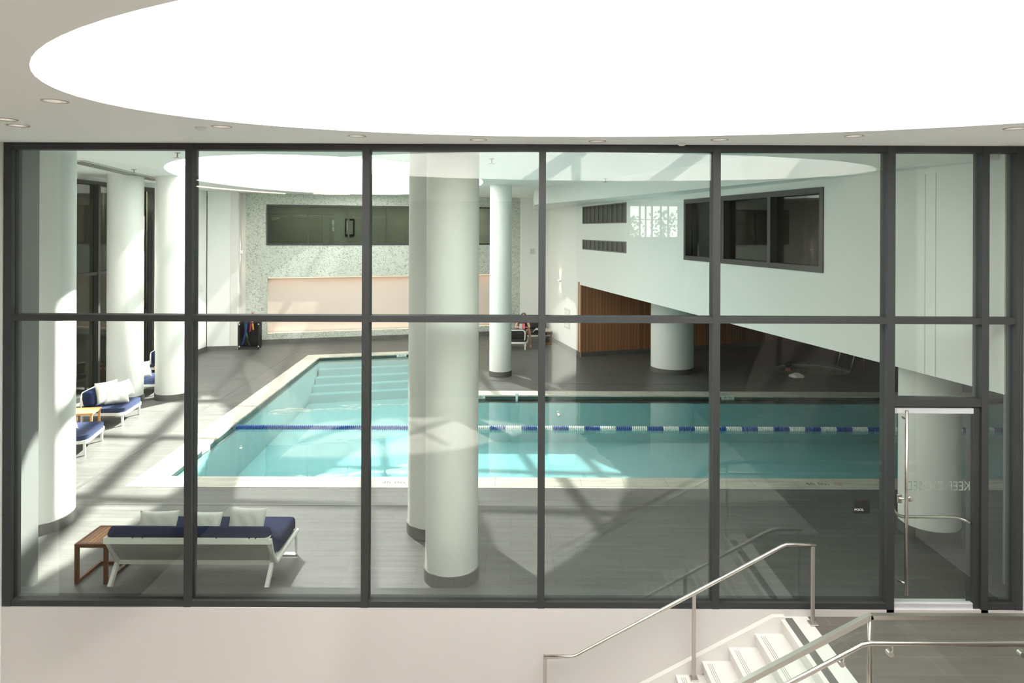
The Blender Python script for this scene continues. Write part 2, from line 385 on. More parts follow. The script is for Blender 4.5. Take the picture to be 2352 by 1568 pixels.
# wall under the glazing and the parapet over it
struct(MB().box(-5.85, 5.885, 8.0, 8.25, -1.55, 0.08).build('wall_below_glazing', WARM), 'pale wall below the glazing beside the stair', 'wall')
struct(MB().box(-12.8, 14.4, 8.01, 8.2, 5.425, 6.0).build('wall_above_glazing', WHITE))
struct(MB().box(-12.8, -5.85, 8.0, 8.2, -.2, 5.6).build('wall_pool_front', WHITE))
struct(MB().box(5.885, 14.2, 8.0, 8.2, -1.55, 5.6).build('wall_pool_front_right', WHITE))
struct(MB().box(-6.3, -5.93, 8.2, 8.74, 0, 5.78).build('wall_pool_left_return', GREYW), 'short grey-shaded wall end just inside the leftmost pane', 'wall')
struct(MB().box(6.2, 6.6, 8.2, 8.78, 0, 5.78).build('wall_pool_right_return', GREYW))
# skylight ribs over the lobby oval
for i, (a, b) in enumerate([((-3.0, 5.4), (-.2, 1.6)), ((-.2, 6.3), (2.6, 1.8)), ((2.0, 6.3), (5.2, 1.8)), ((1.0, 1.8), (3.8, 6.3))]):
    struct(MB().beam((*a, 6.72), (*b, 6.72), .16, .22).build('trim_%d' % (30 + i), WFRAME))

# ================================================================== GLAZED PARTITION (window_1)
gw = struct(empty('window_1', (0, 8.0, 0)), 'floor-to-ceiling charcoal framed glazing between lobby and pool', 'window')
Y0, Y1 = 8.0, 8.17
def gpart(name, x0, x1, z0, z1, y0=Y0, y1=Y1, mat=FRAME): return MB().box(x0, x1, y0, y1, z0, z1).build(name, mat, gw, world=True)
MUL = [(-5.838, -5.745), (-3.757, -3.676), (-1.722, -1.640), (0.312, 0.388), (2.316, 2.396)]
for a, b in MUL: gpart('mullion', a, b, 0.08, 5.42)
gpart('mullion', 4.318, 4.405, 0.0, 5.42); gpart('mullion', 5.405, 5.485, 0.0, 5.42)
gpart('mullion', 5.80, 5.882, 0.08, 5.42)
edges = [m for m in MUL] + [(4.318, 4.405), (5.405, 5.485), (5.80, 5.882)]
gpart('head_rail', -5.745, 5.80, 5.335, 5.42, Y0 + .004)
for (a0, a1), (b0, b1) in zip(edges, edges[1:]):
    gpart('transom', a1, b0, 3.36, 3.432, Y0 + .006)
    door_bay = abs(a1 - 4.405) < .01
    if not door_bay: gpart('sill_rail', a1, b0, 0.08, 0.148, Y0 + .006)
    gpart('pane', a1, b0, 3.432, 5.335, 8.055, 8.067, GLASS)
    gpart('pane', a1, b0, 2.50 if door_bay else 0.148, 3.36, 8.055, 8.067, GLASS)
gpart('transom', 4.405, 5.405, 2.412, 2.50, Y0 + .006)
struct(MB().box(-5.93, 4.32, 8.17, 8.44, 0, 0.085).box(5.48, 6.2, 8.17, 8.44, 0, .085).build('trim_1', SILLM), 'low grey curb along the inside foot of the glazing', 'sill')

# glass door
dr = struct(empty('door_1', (4.87, 8.06, 0.03)), 'frameless glass door with pale rails and long steel pull', 'door')
def dpart(name, mb, mat, sm=False): return mb.build(name, mat, dr, sm, world=True)
dpart('glass_leaf', MB().box(4.408, 5.335, 8.055, 8.067, .14, 2.33), GLASS)
dpart('top_rail', MB().rbox(4.408, 5.335, 8.03, 8.09, 2.325, 2.395, .008, 2), ALU)
dpart('bottom_rail', MB().rbox(4.408, 5.335, 8.03, 8.09, 0.035, 0.145, .012, 2), ALU)
dpart('side_frame', MB().box(5.335, 5.40, 8.03, 8.17, .03, 2.41), FRAME)
h = dpart('pull_handle', MB().tube([(4.52, 7.96, .27), (4.52, 7.96, 2.38)], .018, 14).tube([(4.52, 7.96, .40), (4.47, 8.05, .40)], .012).tube([(4.52, 7.96, 2.28), (4.52, 8.05, 2.28)], .012), STEEL, True)
dpart('latch_knob', MB().tube([(4.455, 8.0, 1.36), (4.60, 8.0, 1.36)], .010).lathe([(.0, -.012), (.03, -.012), (.034, 0), (.03, .012), (0, .012)], 18, (4.575, 7.99, 1.36), 'Y').rbox(4.44, 4.5, 8.01, 8.03, 1.30, 1.40, .006, 2), STEEL, True)
def arc(c, r, a0, a1, n, f): return [f(c[0] + r * math.cos(a0 + (a1 - a0) * i / n), c[1] + r * math.sin(a0 + (a1 - a0) * i / n)) for i in range(n + 1)]
pts = [(4.47, 8.15, 2.28), (4.47, 8.15, 1.25)] + arc((4.60, 1.22), .13, math.pi, math.pi * 1.5, 6, lambda a, b: (a, 8.15, b)) + [(5.20, 8.15, 1.085), (5.29, 8.12, 1.065), (5.33, 8.075, 1.05)]
dpart('push_bar', MB().tube(pts, .017, 12), STEEL, True)
flip = Matrix.Rotation(R(180), 4, 'Z') @ Matrix.Rotation(R(90), 4, 'X')
t = text('lettering', 'KEEP CLOSED', .155, ETCH, Matrix.Translation((4.945, 8.0705, 1.475)) @ flip @ Matrix.Diagonal((.76, 1.0, 1, 1)), spacing=1.05); t.parent = dr; t.location = -dr.location
struct(MB().box(4.405, 5.405, 7.97, 8.2, 0, .028).build('trim_2', LANDT))

# POOL sign on the glass
sg = thing('sign', 'small square black sign reading POOL on the glass beside the door', 'sign', (4.05, 8.045, 1.25))
MB().rbox(-.092, .092, -.012, .004, -.078, .078, .004, 2).build('plate', SIGNM, sg)
text('lettering', 'POOL', .036, LETTER, Matrix.Translation((-.035, -.0125, -.035)) @ Matrix.Rotation(R(90), 4, 'X') @ Matrix.Diagonal((1.15, 1, 1, 1)), sg, extrude=.0008)

# ------------------------------------------------------------------ lobby downlights
dlab = ['chrome recessed downlight nearest the left tip of the oval skylight', 'recessed downlight at the far left edge, the farther out of the left pair', 'recessed downlight at the far left, closest to the left corner of the glazing',
        'recessed downlight beside the small round detector on the ceiling', 'recessed downlight above the second mullion of the glazing', 'recessed downlight left of the middle mullion, above the front column',
        'recessed downlight right of the middle mullion of the glazing', 'recessed downlight above the fourth mullion of the glazing', 'recessed downlight above the pane left of the glass door', 'recessed downlight at the right end of the ceiling above the door']
d0 = None
for (x, y), lb in zip(dl, dlab):
    if d0 is None:
        d0 = empty('downlight')
        MB().lathe([(.078, -.003), (.096, -.004), (.096, .0), (.078, .0)], 32, close=False).build('trim_ring', STEELP, d0, 'auto')
        MB().lathe([(.081, -.002), (.076, .012), (.060, .035), (.035, .048)], 32, close=False).build('reflector', LAMPR, d0, True)
        MB().lathe([(0, .040), (.03, .040), (.036, .05), (0, .05)], 18).build('lamp', LEDW, d0, True)
        o = d0
    else: o = copy_tree(d0)
    o.location = (x, y, 5.41); tag(o, lb, 'ceiling light', 'recessed downlights around the oval skylight')
for (x, y), lb in zip([(-3.03, 6.77), (1.91, 7.85)], ['small round white detector on the ceiling by the left downlights', 'small round white detector on the ceiling near the fourth mullion']):
    o = MB().lathe([(.0, -.03), (.03, -.028), (.055, -.008), (.055, 0), (0, 0)], 22).build('smoke_detector', PALEP, None, True); o.location = (x, y, 5.41)
    tag(o, lb, 'detector', 'ceiling detectors')

# ================================================================== STAIR, LANDING, RAILINGS
struct(MB().box(3.41, 5.885, 5.95, 8.0, -.25, 0).build('floor_landing', LANDT), 'taupe tiled landing outside the pool door', 'floor')
mb = MB()
for i in range(1, 9):
    mb.box(3.1 - .3 * i - .02, 3.1 - .3 * (i - 1), 6.12, 7.93, -.157 * i - .035, -.157 * i)
    mb.box(3.1 - .3 * i, 3.1 - .3 * (i - 1) , 6.12, 7.93, -1.41, -.157 * i - .035)
mb.box(3.08, 3.41, 5.95, 8.0, -.04, 0.0); mb.box(3.1, 3.41, 6.12, 8.0, -1.41, -.04)
st = struct(mb.build('stairs', MARBLE), 'white marble stair descending left from the landing', 'stairs')
mb = MB(); mg = MB()
for i in range(1, 9):
    for k in range(3):
        x = 3.1 - .3 * i + .03 + .021 * k; mb.box(x, x + .008, 6.2, 7.88, -.157 * i, -.157 * i + .0008)
mb.build('tread_groove', GROOVEL, st)
for k in range(4): mg.box(3.135 + .021 * k, 3.152 + .021 * k, 6.15, 7.97, 0, .0012)
mg.box(3.13, 3.222, 6.15, 7.97, 0, .0006)
mg.build('grip_strip', GROOVE, st)
a, b = Vector((.55, 7.965, -1.335)), Vector((3.13, 7.965, .015))
MB().prism([(.4, -1.41), (.66, -1.41), (3.13, -.14), (3.13, .03), (3.0, .03), (.4, -1.33)], 7.93, 7.998, (), lambda p, q, c: (p, c, q)).build('skirt', MARBLE, st)

fr = thing('handrail', 'thin stainless handrail on posts along the far side of the stair', 'handrail', (2.0, 7.86, 0))
k = .025
MB().tube([(.376, 7.86, -.385), (.70, 7.86, -.385), (.745, 7.86, -.372), (3.06, 7.86, .868), (3.11, 7.86, .887), (3.44, 7.86, .887)], .0215, 14).build('rail', STEEL, fr, True, world=True)
for x, zb, zt in ((3.41, 0, .87), (2.07, -.628, .33), (.392, -1.41, -.39)):
    p = MB().rbox(x - .02, x + .02, 7.845, 7.875, zb + .01, zt, .004, 1).build('post', STEELP, fr, world=True)
    if zb > -1.2:
        q = MB().rbox(x - .045, x + .045, 7.80, 7.91, zb, zb + .014, .004, 1).build('base_plate', STEELP, fr, world=True); q.parent = p; q.location = (0, 0, 0)

gd = thing('balustrade', 'glass balustrade with steel top rail and lower round handrail around the landing', 'balustrade', (3.1, 6.05, 0))
sl = .528
def gz(x): return 1.085 - sl * (3.13 - x)
MB().beam((3.12, 6.05, 1.085), (5.885, 6.05, 1.085), .05, .035).beam((3.135, 6.05, 1.093), (.6, 6.05, 1.093 - sl * 2.535), .05, .045).build('top_rail', STEEL, gd, world=True)
hy = 5.975
MB().tube([(5.885, hy, .893), (3.08, hy, .893), (3.02, hy, .880), (.6, hy, .880 - sl * 2.42)], .021, 14).build('handrail', STEEL, gd, True, world=True)
MB().tube([(3.12, 6.05, -.25), (3.12, 6.05, 1.07)], .019, 12).build('post', STEEL, gd, True, world=True)
MB().box(3.15, 5.88, 6.045, 6.059, .03, 1.07).build('glass_panel', RAILGLASS, gd, world=True)
MB().prism([(.62, -1.3), (3.09, -.02), (3.09, gz(3.09) - .02), (.62, gz(.62) - .02)], 6.045, 6.059, (), lambda p, q, c: (p, c, q)).build('glass_panel', RAILGLASS, gd, world=True)
for x, z in ((3.28, .893), (4.42, .893), (5.55, .893), (2.86, .805), (1.9, .3)):
    MB().tube([(x, hy, z - .02), (x, hy, z - .06), (x, hy + .02, z - .085), (x, 6.06, z - .105)], .008, 8).lathe([(.0, 0), (.026, 0), (.026, .05), (.0, .05)], 18, (x, 6.0, z - .11), 'Y').build('bracket', STEEL, gd, 'auto', world=True)

# lobby column behind the viewpoint (seen reflected)
def column(x, y, r, z0, z1, label, ring=True):
    c = struct(empty('column', (x, y, z0)), label, 'column')
    MB().lathe([(r, 0), (r, z1 - z0)], 64).build('shaft', WHITE, c, 'auto')
    if ring: MB().lathe([(r + .001, 0), (r + .018, 0), (r + .018, .155), (r + .001, .155)], 64, close=False).build('base_ring', BASEB, c, 'auto')
    return c
column(1.25, -1.0, .34, -1.41, 5.41, 'white round lobby column, seen only as a ghost in the glass')

# ================================================================== POOL HALL SHELL
CZ = 5.78
POOL_E = ellipse((-4.85, 20.0), 4.0, 7.3, R(4.6), 128)
struct(MB().prism(rect(-12.8, 14.4, 8.15, 31.0), CZ, CZ + .15, [POOL_E]).build('ceiling_pool', WHITE), 'white pool hall ceiling with a long oval skylight opening', 'ceiling')
struct(MB().prism(ellipse((-4.85, 20.0), 4.1, 7.4, R(4.6), 128), CZ + .15, 7.0, [POOL_E]).build('trim_pool_skylight_shaft', SHAFTP, smooth='auto'))
n = 40
for y in (13.9, 16.6, 19.6, 22.9, 26.0):
    struct(MB().beam((-9.4, y + .3, 7.12), (-.4, y - .3, 7.12), .13, .2).build('trim_%d' % n, WFRAME)); n += 1
for x in (-6.9, -5.2, -3.4, -1.9):
    struct(MB().beam((x + 1.6, 12.4, 7.3), (x - 1.6, 27.6, 7.3), .16, .24).build('trim_%d' % n, WFRAME)); n += 1
INNER = [(-6.13, 12.44), (13.2, 12.44), (13.2, 18.62), (-2.2, 18.62), (-2.2, 25.15), (-6.62, 24.02)]
OUTER = [(-6.62, 11.93), (13.8, 11.93), (13.8, 19.12), (-1.7, 19.12), (-1.7, 25.8), (-7.13, 24.42)]
TUBC = (9.65, 22.35)
TUBH = ellipse(TUBC, 1.35, 1.35, 0, 48)
struct(MB().prism(rect(-12.8, 14.4, 8.2, 31.0), -.2, 0, [OUTER, TUBH]).build('floor_pool_deck', DECK), 'grey plank tiled pool deck', 'floor')
# coping, basin and water
cp = thing('swimming_pool', 'turquoise L-shaped swimming pool with cream stone coping', 'pool', (3, 15.5, 0))
def ringquad(a, b, name, mat):
    MB().prism([OUTER[a], OUTER[b], INNER[b], INNER[a]], -.2, .006).build(name, mat, cp, world=True)
for a, b, mt in ((0, 1, COPING), (2, 3, COPING), (3, 4, COPINGS), (4, 5, COPING), (5, 0, COPINGS), (1, 2, COPINGS)): ringquad(a, b, 'coping', mt)
mb = MB(); PD = -1.25
loop_t = [mb.bm.verts.new((*p, -.05)) for p in INNER]; loop_b = [mb.bm.verts.new((*p, PD)) for p in INNER]
for i in range(6): mb.bm.faces.new((loop_t[i], loop_t[(i + 1) % 6], loop_b[(i + 1) % 6], loop_b[i]))
for t in tessellate_polygon([[Vector((*p, 0)) for p in INNER]]): mb.bm.faces.new([loop_b[i] for i in t])
mb.build('basin', POOLP, cp, world=True)
mb = MB()
cxp, cyp = 0, 0
def inset(poly, d):
    out = []; n_ = len(poly)
    for i in range(n_):
        p0, p1, p2 = Vector(poly[i - 1]), Vector(poly[i]), Vector(poly[(i + 1) % n_])
        e1, e2 = (p1 - p0).normalized(), (p2 - p1).normalized()
        n1, n2 = Vector((-e1.y, e1.x)), Vector((-e2.y, e2.x))
        m_ = (n1 + n2); m_ = m_ / max(.2, m_.dot(n1)); out.append(tuple(p1 + m_ * d))
    return out
IN2 = inset(INNER, .012)
MB().prism(INNER, -.115, -.03, [IN2]).build('waterline_tile', WLTILE, cp, world=True)
mb = MB()
for t in tessellate_polygon([[Vector((*p, 0)) for p in INNER]]): mb.bm.faces.new([mb.bm.verts.new((*INNER[i], -.085)) for i in t])
bmesh.ops.remove_doubles(mb.bm, verts=mb.bm.verts, dist=.001)
mb.build('water', WATER, cp, world=True)
dirb = (Vector((-2.2, 25.15)) - Vector((-6.62, 24.02))).normalized(); nb = Vector((dirb.y, -dirb.x))
for i in range(4):
    p = [Vector((-6.6, 24.02)), Vector((-2.22, 25.14))]
    q = [p[0] + nb * .36 * (i + 1), p[1] + nb * .36 * (i + 1)]
    q[0].x = -6.56; q[1].x = -2.22
    MB().prism([tuple(p[0]), tuple(p[1]), tuple(q[1]), tuple(q[0])], PD, -.38 - .2 * i).build('entry_step', POOLP, cp, world=True)
# lane rope
lr = thing('lane_rope', 'lane rope of blue and white floats stretched across the pool', 'lane rope', (0, 15.75, -.058))
MB().tube([(-6.12, -.25, .02), (-6.0, -.1, .0), (-5.9, 0, 0), (13.1, 0, 0)], .006, 6).build('rope', FBLUE, lr)
proto = {}
prof = [(.012, -.019), (.038, -.019), (.054, -.008), (.054, .008), (.038, .019), (.012, .019)]
X = -6.2; pitch = .0445; cnt = 0; rest = MB()
while X < 12.9:
    blue = X < -.83 or int((X + .83) / .356) % 2 == 1
    if 2.45 < X < 2.45 + 100 * pitch:
        if blue not in proto:
            o = MB().lathe(prof, 12, (0, 0, 0), 'X').build('float', FBLUE if blue else FWHITE, lr, True); proto[blue] = o
        else:
            o = proto[blue].copy(); COL.objects.link(o); o.parent = lr
        o.location = (X, 0, 0)
    else:
        k0 = len(rest.bm.faces); rest.lathe(prof, 10, (X, 0, 0), 'X'); rest.bm.faces.ensure_lookup_table()
        for f in rest.bm.faces[k0:]: f.material_index = 0 if blue else 1
    X += pitch
tag(rest.build('float_string', [FBLUE, FWHITE], lr, True), kind='stuff')
# depth markings
MK = 'pool depth markings'
def marker_face(x, y, ang, big, small, label, plate=True):
    m = thing('depth_marker', label, 'sign', (x, y, -.042), ang, MK)
    if plate: MB().box(-.17, .17, -.016, -.008, -.042, .040).build('tile', TILEW, m)
    text('lettering', big, .088, DARKLET, Matrix.Translation((0, -.018, -.002)) @ Matrix.Rotation(R(90), 4, 'X'), m)
def marker_top(x, y, ang, txt, label, sc=.16, sym=True):
    m = thing('depth_marker', label, 'sign', (x, y, .0068), ang, MK)
    text('lettering', txt, sc, DARKLET, Matrix.Identity(4), m)
    if sym: MB().lathe([(.055, 0), (.066, 0), (.066, .0006), (.055, .0006)], 24, (.36, 0, 0), close=False).box(.31, .41, -.005, .005, 0, .0005).build('no_diving_symbol', pm('worn_red_paint%d' % len(MATS), (0.35, 0.14, 0.09), .6), m)
marker_face(-.87, 18.622, 0, '4ft 0in', '', 'pale tile reading 4 FT 0 IN on the far pool edge beside the front column')
marker_face(5.78, 18.622, 0, '4ft 0in', '', 'pale tile reading 4 FT 0 IN on the far pool edge by the fourth mullion')
marker_face(-6.19, 14.1, R(87.5), '4ft 0in', '', 'pale tile reading 4 FT 0 IN on the left pool edge near the lane rope')
marker_face(-3.9, 24.70, R(14.3), '3ft 0in', '', 'pale tile reading 3 FT on the pool edge by the entry steps')
marker_top(-2.05, 12.17, 0, '4ft 0in', 'depth marking with red symbol on the near coping left of the columns')
marker_top(5.35, 12.17, 0, '4ft 0in', 'depth marking 4 FT 0 IN with red symbol on the near coping toward the door')
marker_top(-.95, 18.88, 0, '4ft 0in', 'small depth marking on the far coping beside the front column', .12, False)
marker_top(5.7, 18.88, 0, '4ft 0in', 'small depth marking on the far coping by the fourth mullion', .12, False)
marker_top(-6.42, 14.35, R(90), '4ft 0in', 'worn depth marking on the left coping near the lane rope', .15, False)
o = MB().rbox(.10, .19, 18.55, 18.68, .006, .07, .01, 2).rbox(.115, .175, 18.56, 18.61, -.15, .02, .008, 2).build('skimmer_fitting', PALEP)
tag(o, 'small white fitting standing on the far pool edge', 'pool fitting')
# trench drains
def drain(pts, label):
    (x0, y0), (x1, y1) = pts
    o = MB().beam((x0, y0, .0015), (x1, y1, .0015), .085, .004).build('trench_drain', DRAINM); tag(o, label, 'drain', 'trench drains in the pool deck')
drain(((-7.36, 11.2), (13.9, 11.2)), 'long trench drain along the near side of the pool')
drain(((-7.36, 11.26), (-7.79, 25.4)), 'trench drain along the left side of the pool')
drain(((-.87, 20.08), (13.9, 20.08)), 'trench drain along the far side of the pool')
drain(((-.91, 20.14), (-1.25, 24.4)), 'short trench drain beside the slim far column')
drain(((7.86, 20.14), (7.9, 24.9)), 'trench drain on the dark deck beside the hot tub')

# walls of the hall
struct(wall('wall_pool_left', (-11.0, 8.2), (-11.05, 25.2), 0, CZ, WHITE, [(8.95, 11.2, .02, 5.66), (12.45, 13.2, .02, 5.66)], .2))
struct(wall('wall_pool_left_back', (-11.02, 25.2), (-10.0, 25.41), 0, CZ, WHITE), 'narrow white wall left of the stippled wall', 'wall')
struct(wall('wall_pool_jog', (-10.0, 25.41), (-10.3, 26.55), 0, CZ, WARM))
S0, S1 = (-10.3, 26.55), (.35, 29.6)
struct(wall('wall_pool_back', S0, S1, 0, CZ, STIP, [(.885, 10.6, 3.79, 5.36), (.93, 10.61, .385, 2.55)], .35), 'stippled grey-white back wall with window band and lit niche', 'wall')
struct(wall('wall_pool_back_right', (.35, 29.6), (1.15, 29.7), 0, CZ, WHITE))
A0, A1 = (1.15, 29.7), (2.39, 24.35)
struct(wall('wall_pool_angled', A0, A1, 0, CZ, WHITE), 'white wall angling forward to the timber cladding', 'wall')
W0, W1 = (2.41, 24.30), (14.2, 28.19)
struct(wall('wall_pool_timber', W0, W1, 0, 2.6, WOODW), 'brown vertical timber cladding under the white overhang', 'wall')
struct(MB().box(2.385, 2.43, 24.28, 24.33, .0, 2.5).build('trim_5', WOODE))
struct(MB().box(14.2, 14.4, 8.2, 31, -.2, CZ).build('wall_pool_right', WHITE))
struct(MB().box(-12.8, 14.4, 30.8, 31.0, 0, CZ).build('wall_pool_rear', WHITE))
struct(MB().box(-12.8, -12.6, 8.2, 31, -.2, CZ).build('wall_pool_outer_left', CONC))
struct(MB().lathe([(.45, 0), (.45, CZ)], 40, (-12.0, 19.6, 0)).build('column', CONC, None, 'auto'), 'bare concrete column behind the dark left window', 'column')
for y_, e_ in ((16.5, 40), (20.5, 40)):  # added unseen lamps that brighten the space behind the left window
    d_ = bpy.data.lights.new('left_window_fill', 'POINT'); d_.energy = e_; d_.color = (1, .9, .75); d_.shadow_soft_size = .2
    o_ = bpy.data.objects.new('left_window_fill', d_); COL.objects.link(o_); o_.location = (-11.5, y_, 5.2)
for p, q in (((-11.0, 8.2), (-11.05, 17.1)), ((-11.05, 19.45), (-11.05, 20.6)), ((-11.05, 21.45), (-11.05, 25.2)), ((-11.02, 25.2), (-10.0, 25.41)), (S0, S1), ((.35, 29.6), (1.15, 29.7)), (A0, A1), (W0, W1)): baseboard(p, q)
# white beige edge strips
for p, q, u in ((S0, S1, .06), (S0, S1, 10.52)): struct(wall_box(MB(), p, q, u - .06, u + .08, .16, CZ, 0, .03).build('trim_%d' % n, WARM)); n += 1

# lit niche: floor, sides, back and hidden strips
d = (Vector(S1) - Vector(S0)).normalized(); nn = Vector((-d.y, d.x))
nm = wall_matrix(S0, S1)
ni = struct(empty('trim_6', (S0[0], S0[1], .385)), 'long peach-lit recess in the stippled wall', 'niche')
mb = MB(); mb.box(.93, 10.61, .385, 2.55, -.34, -.32, nm); mb.build('niche_back', NICHEP, ni, world=True)
MB().box(.95, 10.59, 2.515, 2.54, -.06, -.03, nm).build('light_strip', LEDS, ni, world=True)
MB().box(.95, 10.59, .39, .405, -.06, -.03, nm).build('light_strip', LEDS, ni, world=True)
def strip_light(name, u, z, up, power):
    dta = bpy.data.lights.new(name, 'AREA'); dta.shape = 'RECTANGLE'; dta.size = 9.5; dta.size_y = .2; dta.energy = power; dta.color = (1, .66, .50)
    o = bpy.data.objects.new(name, dta); COL.objects.link(o)
    c = Vector((S0[0] + d.x * u + nn.x * .17, S0[1] + d.y * u + nn.y * .17, z)); o.location = c
    o.rotation_euler = Euler((R(180) if up else 0, 0, math.atan2(d.y, d.x)))
strip_light('niche_top_light', 5.77, 2.50, False, 15); strip_light('niche_bottom_light', 5.77, .43, True, 13)

# windows in the hall walls
def hall_window(num, p0, p1, u0, u1, z0, z1, muls, label, fw=.06, glass=DARKGLASS, depth=.07, d0=-.10):
    w = struct(empty('window_%d' % num, (p0[0], p0[1], z0)), label, 'window')
    mb = MB()
    for a, b, c, e in [(u0, u1, z1 - fw, z1), (u0, u1, z0, z0 + fw), (u0, u0 + fw, z0 + fw, z1 - fw), (u1 - fw, u1, z0 + fw, z1 - fw)]:
        wall_box(mb, p0, p1, a, b, c, e, d0, d0 + depth + .06)
    mb.build('window_frame', BLKFRAME, w, world=True)
    xs = [u0 + fw] + [x for m_ in muls for x in (m_ - fw / 2, m_ + fw / 2)] + [u1 - fw]
    for m_ in muls: wall_box(MB(), p0, p1, m_ - fw / 2, m_ + fw / 2, z0 + fw, z1 - fw, d0, d0 + depth + .05).build('mullion', BLKFRAME, w, world=True)
    for i in range(0, len(xs), 2): wall_box(MB(), p0, p1, xs[i], xs[i + 1], z0 + fw, z1 - fw, d0 + .02, d0 + .03).build('pane', glass, w, world=True)
    return w
hall_window(2, S0, S1, .885, 10.6, 3.79, 5.36, [2.43, 3.97, 5.46, 7.0, 8.5], 'dark horizontal window band high in the stippled back wall')
LW0, LW1 = (-11.0, 8.2), (-11.05, 25.2)
w3 = hall_window(3, LW0, LW1, 8.95, 11.2, .02, 5.66, [10.35], 'tall dark window in the left wall behind the first columns', .09, DARKGLASS, .1)
wall_box(MB(), LW0, LW1, 9.04, 11.11, 3.18, 3.26, -.1, .02).build('transom', FRAME, w3, world=True)
w4 = hall_window(4, LW0, LW1, 12.45, 13.2, .02, 5.66, [], 'narrow dark window between the two far left columns', .12, DARKGLASS, .1)
# room behind the back window
struct(wall('wall_gallery_back', (S0[0] + nn.x * 2.2, S0[1] + nn.y * 2.2), (S1[0] + nn.x * 2.2, S1[1] + nn.y * 2.2), 3.6, 5.6, ROOMD, th=.1))
struct(wall('floor_gallery', (S0[0] + nn.x * .35, S0[1] + nn.y * .35), (S1[0] + nn.x * .35, S1[1] + nn.y * .35), 3.55, 3.65, ROOMD, th=2))
g2 = bpy.data.lights.new('gallery_fill', 'AREA'); g2.size = 8; g2.size_y = .5; g2.shape = 'RECTANGLE'; g2.energy = 150; g2.color = (1, .95, .8)  # added fill lamp to brighten this room, no fitting seen
o = bpy.data.objects.new('gallery_fill', g2); COL.objects.link(o); o.location = (S0[0] + d.x * 5.3 + nn.x * 1.2, S0[1] + d.y * 5.3 + nn.y * 1.2, 5.55); o.rotation_euler = (0, 0, math.atan2(d.y, d.x))
pc = thing('framed_picture', 'small dark framed picture seen through the back window band', 'picture', (S0[0], S0[1], 0))
P0 = (S0[0] + nn.x * 2.2, S0[1] + nn.y * 2.2); P1 = (S1[0] + nn.x * 2.2, S1[1] + nn.y * 2.2)
wall_box(MB(), P0, P1, 3.92, 4.32, 4.12, 4.86, .0, .04).build('frame', BLACK, pc, world=True)
wall_box(MB(), P0, P1, 3.98, 4.26, 4.2, 4.78, .04, .045).build('print', ROOMD, pc, world=True)

# white overhang on the right: face, soffit, dropped ceiling
M0, M1 = (2.39, 24.35), (5.8, 8.2)
LV1 = (.24, 4.39, 4.63, 5.23); LV2 = (.25, 4.395, 3.755, 4.095); MWIN = (8.1, 13.2, 3.735, 5.15)
def shear_wall():
    dd = Vector((M1[0] - M0[0], M1[1] - M0[1])); L = dd.length; dd.normalize(); nv = Vector((-dd.y, dd.x))
    tf = lambda a, b, c: (M0[0] + dd.x * a + nv.x * c, M0[1] + dd.y * a + nv.y * c, b)
    return MB().prism(rect(0, L, 2.51, CZ), 0, .3, [rect(*h_) for h_ in (LV1, LV2, MWIN)], tf)
struct(shear_wall().build('wall_overhang', WHITE), 'large white overhanging wall on the right with louvres and dark window', 'wall')
struct(MB().prism([(2.45, 24.37), (5.86, 8.25), (14.2, 8.25), (14.2, 28.2)], 2.515, 2.7).build('ceiling_under_overhang', WHITE))
struct(MB().prism([(.76, 23.8), (3.27, 16.2), (5.62, 8.3), (5.9, 8.3), (2.5, 24.6), (1.2, 30.0), (.9, 30.0)], 5.28, CZ).build('ceiling_dropped_strip', WHITE))
hall_window(5, M0, M1, *MWIN, [9.9, 11.62], 'wide black framed window with three dark panes in the white overhang', .1, DARKGLASS, .12, -.16)
for u, z0_, z1_ in ((15.31, 2.52, 5.2), (15.49, 2.52, 5.2)): struct(wall_box(MB(), M0, M1, u, u + .012, z0_, z1_, 0, .004).build('trim_%d' % n, GREYP)); n += 1
for lv, lb in ((LV1, 'upper dark louvre grille at the far end of the white overhang'), (LV2, 'lower slimmer louvre grille at the far end of the white overhang')):
    l_ = thing('louvre_grille', lb, 'grille', (M0[0], M0[1], lv[2]), 0, 'louvre grilles in the overhang')
    mb = MB(); u0, u1, z0_, z1_ = lv
    for a, b, c, e in [(u0, u1, z1_ - .03, z1_), (u0, u1, z0_, z0_ + .03), (u0, u0 + .06, z0_ + .03, z1_ - .03), (u1 - .06, u1, z0_ + .03, z1_ - .03)]: wall_box(mb, M0, M1, a, b, c, e, -.12, .008)
    mb.build('frame', LOUVF, l_, world=True)
    mb = MB(); wall_box(mb, M0, M1, u0 + .05, u1 - .05, z0_ + .02, z1_ - .02, -.10, -.05)
    uu = u0 + .3
    while uu < u1 - .1: wall_box(mb, M0, M1, uu, uu + .012, z0_ + .03, z1_ - .03, -.05, -.03); uu += .42
    mb.build('slats', LOUVM, l_, world=True)
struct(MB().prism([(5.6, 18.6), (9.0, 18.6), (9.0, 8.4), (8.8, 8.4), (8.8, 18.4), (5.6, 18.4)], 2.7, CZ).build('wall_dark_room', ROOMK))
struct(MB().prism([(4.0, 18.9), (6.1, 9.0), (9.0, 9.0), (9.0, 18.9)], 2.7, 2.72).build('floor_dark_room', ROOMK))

# columns
column(-7.10, 10.42, .5, 0, CZ, 'thick white column at far left beside the first pane')
column(-9.9, 17.85, .42, 0, CZ, 'white column behind the second daybed on the left')
column(-8.87, 18.25, .42, 0, CZ, 'white column standing right of the second daybed, left of the second pane')
column(-.755, 8.9, .335, 0, CZ, 'front white column just behind the glazing in the middle')
column(-1.12, 10.3, .40, 0, CZ, 'white column half hidden behind the front middle column')
column(-.34, 21.2, .333, 0, CZ, 'slim white column beyond the pool in the middle')
column(5.06, 21.95, .66, 0, 2.52, 'broad white column under the overhang on the dark deck')
column(6.17, 10.28, .405, 0, 2.52, 'white column seen through the glass door')

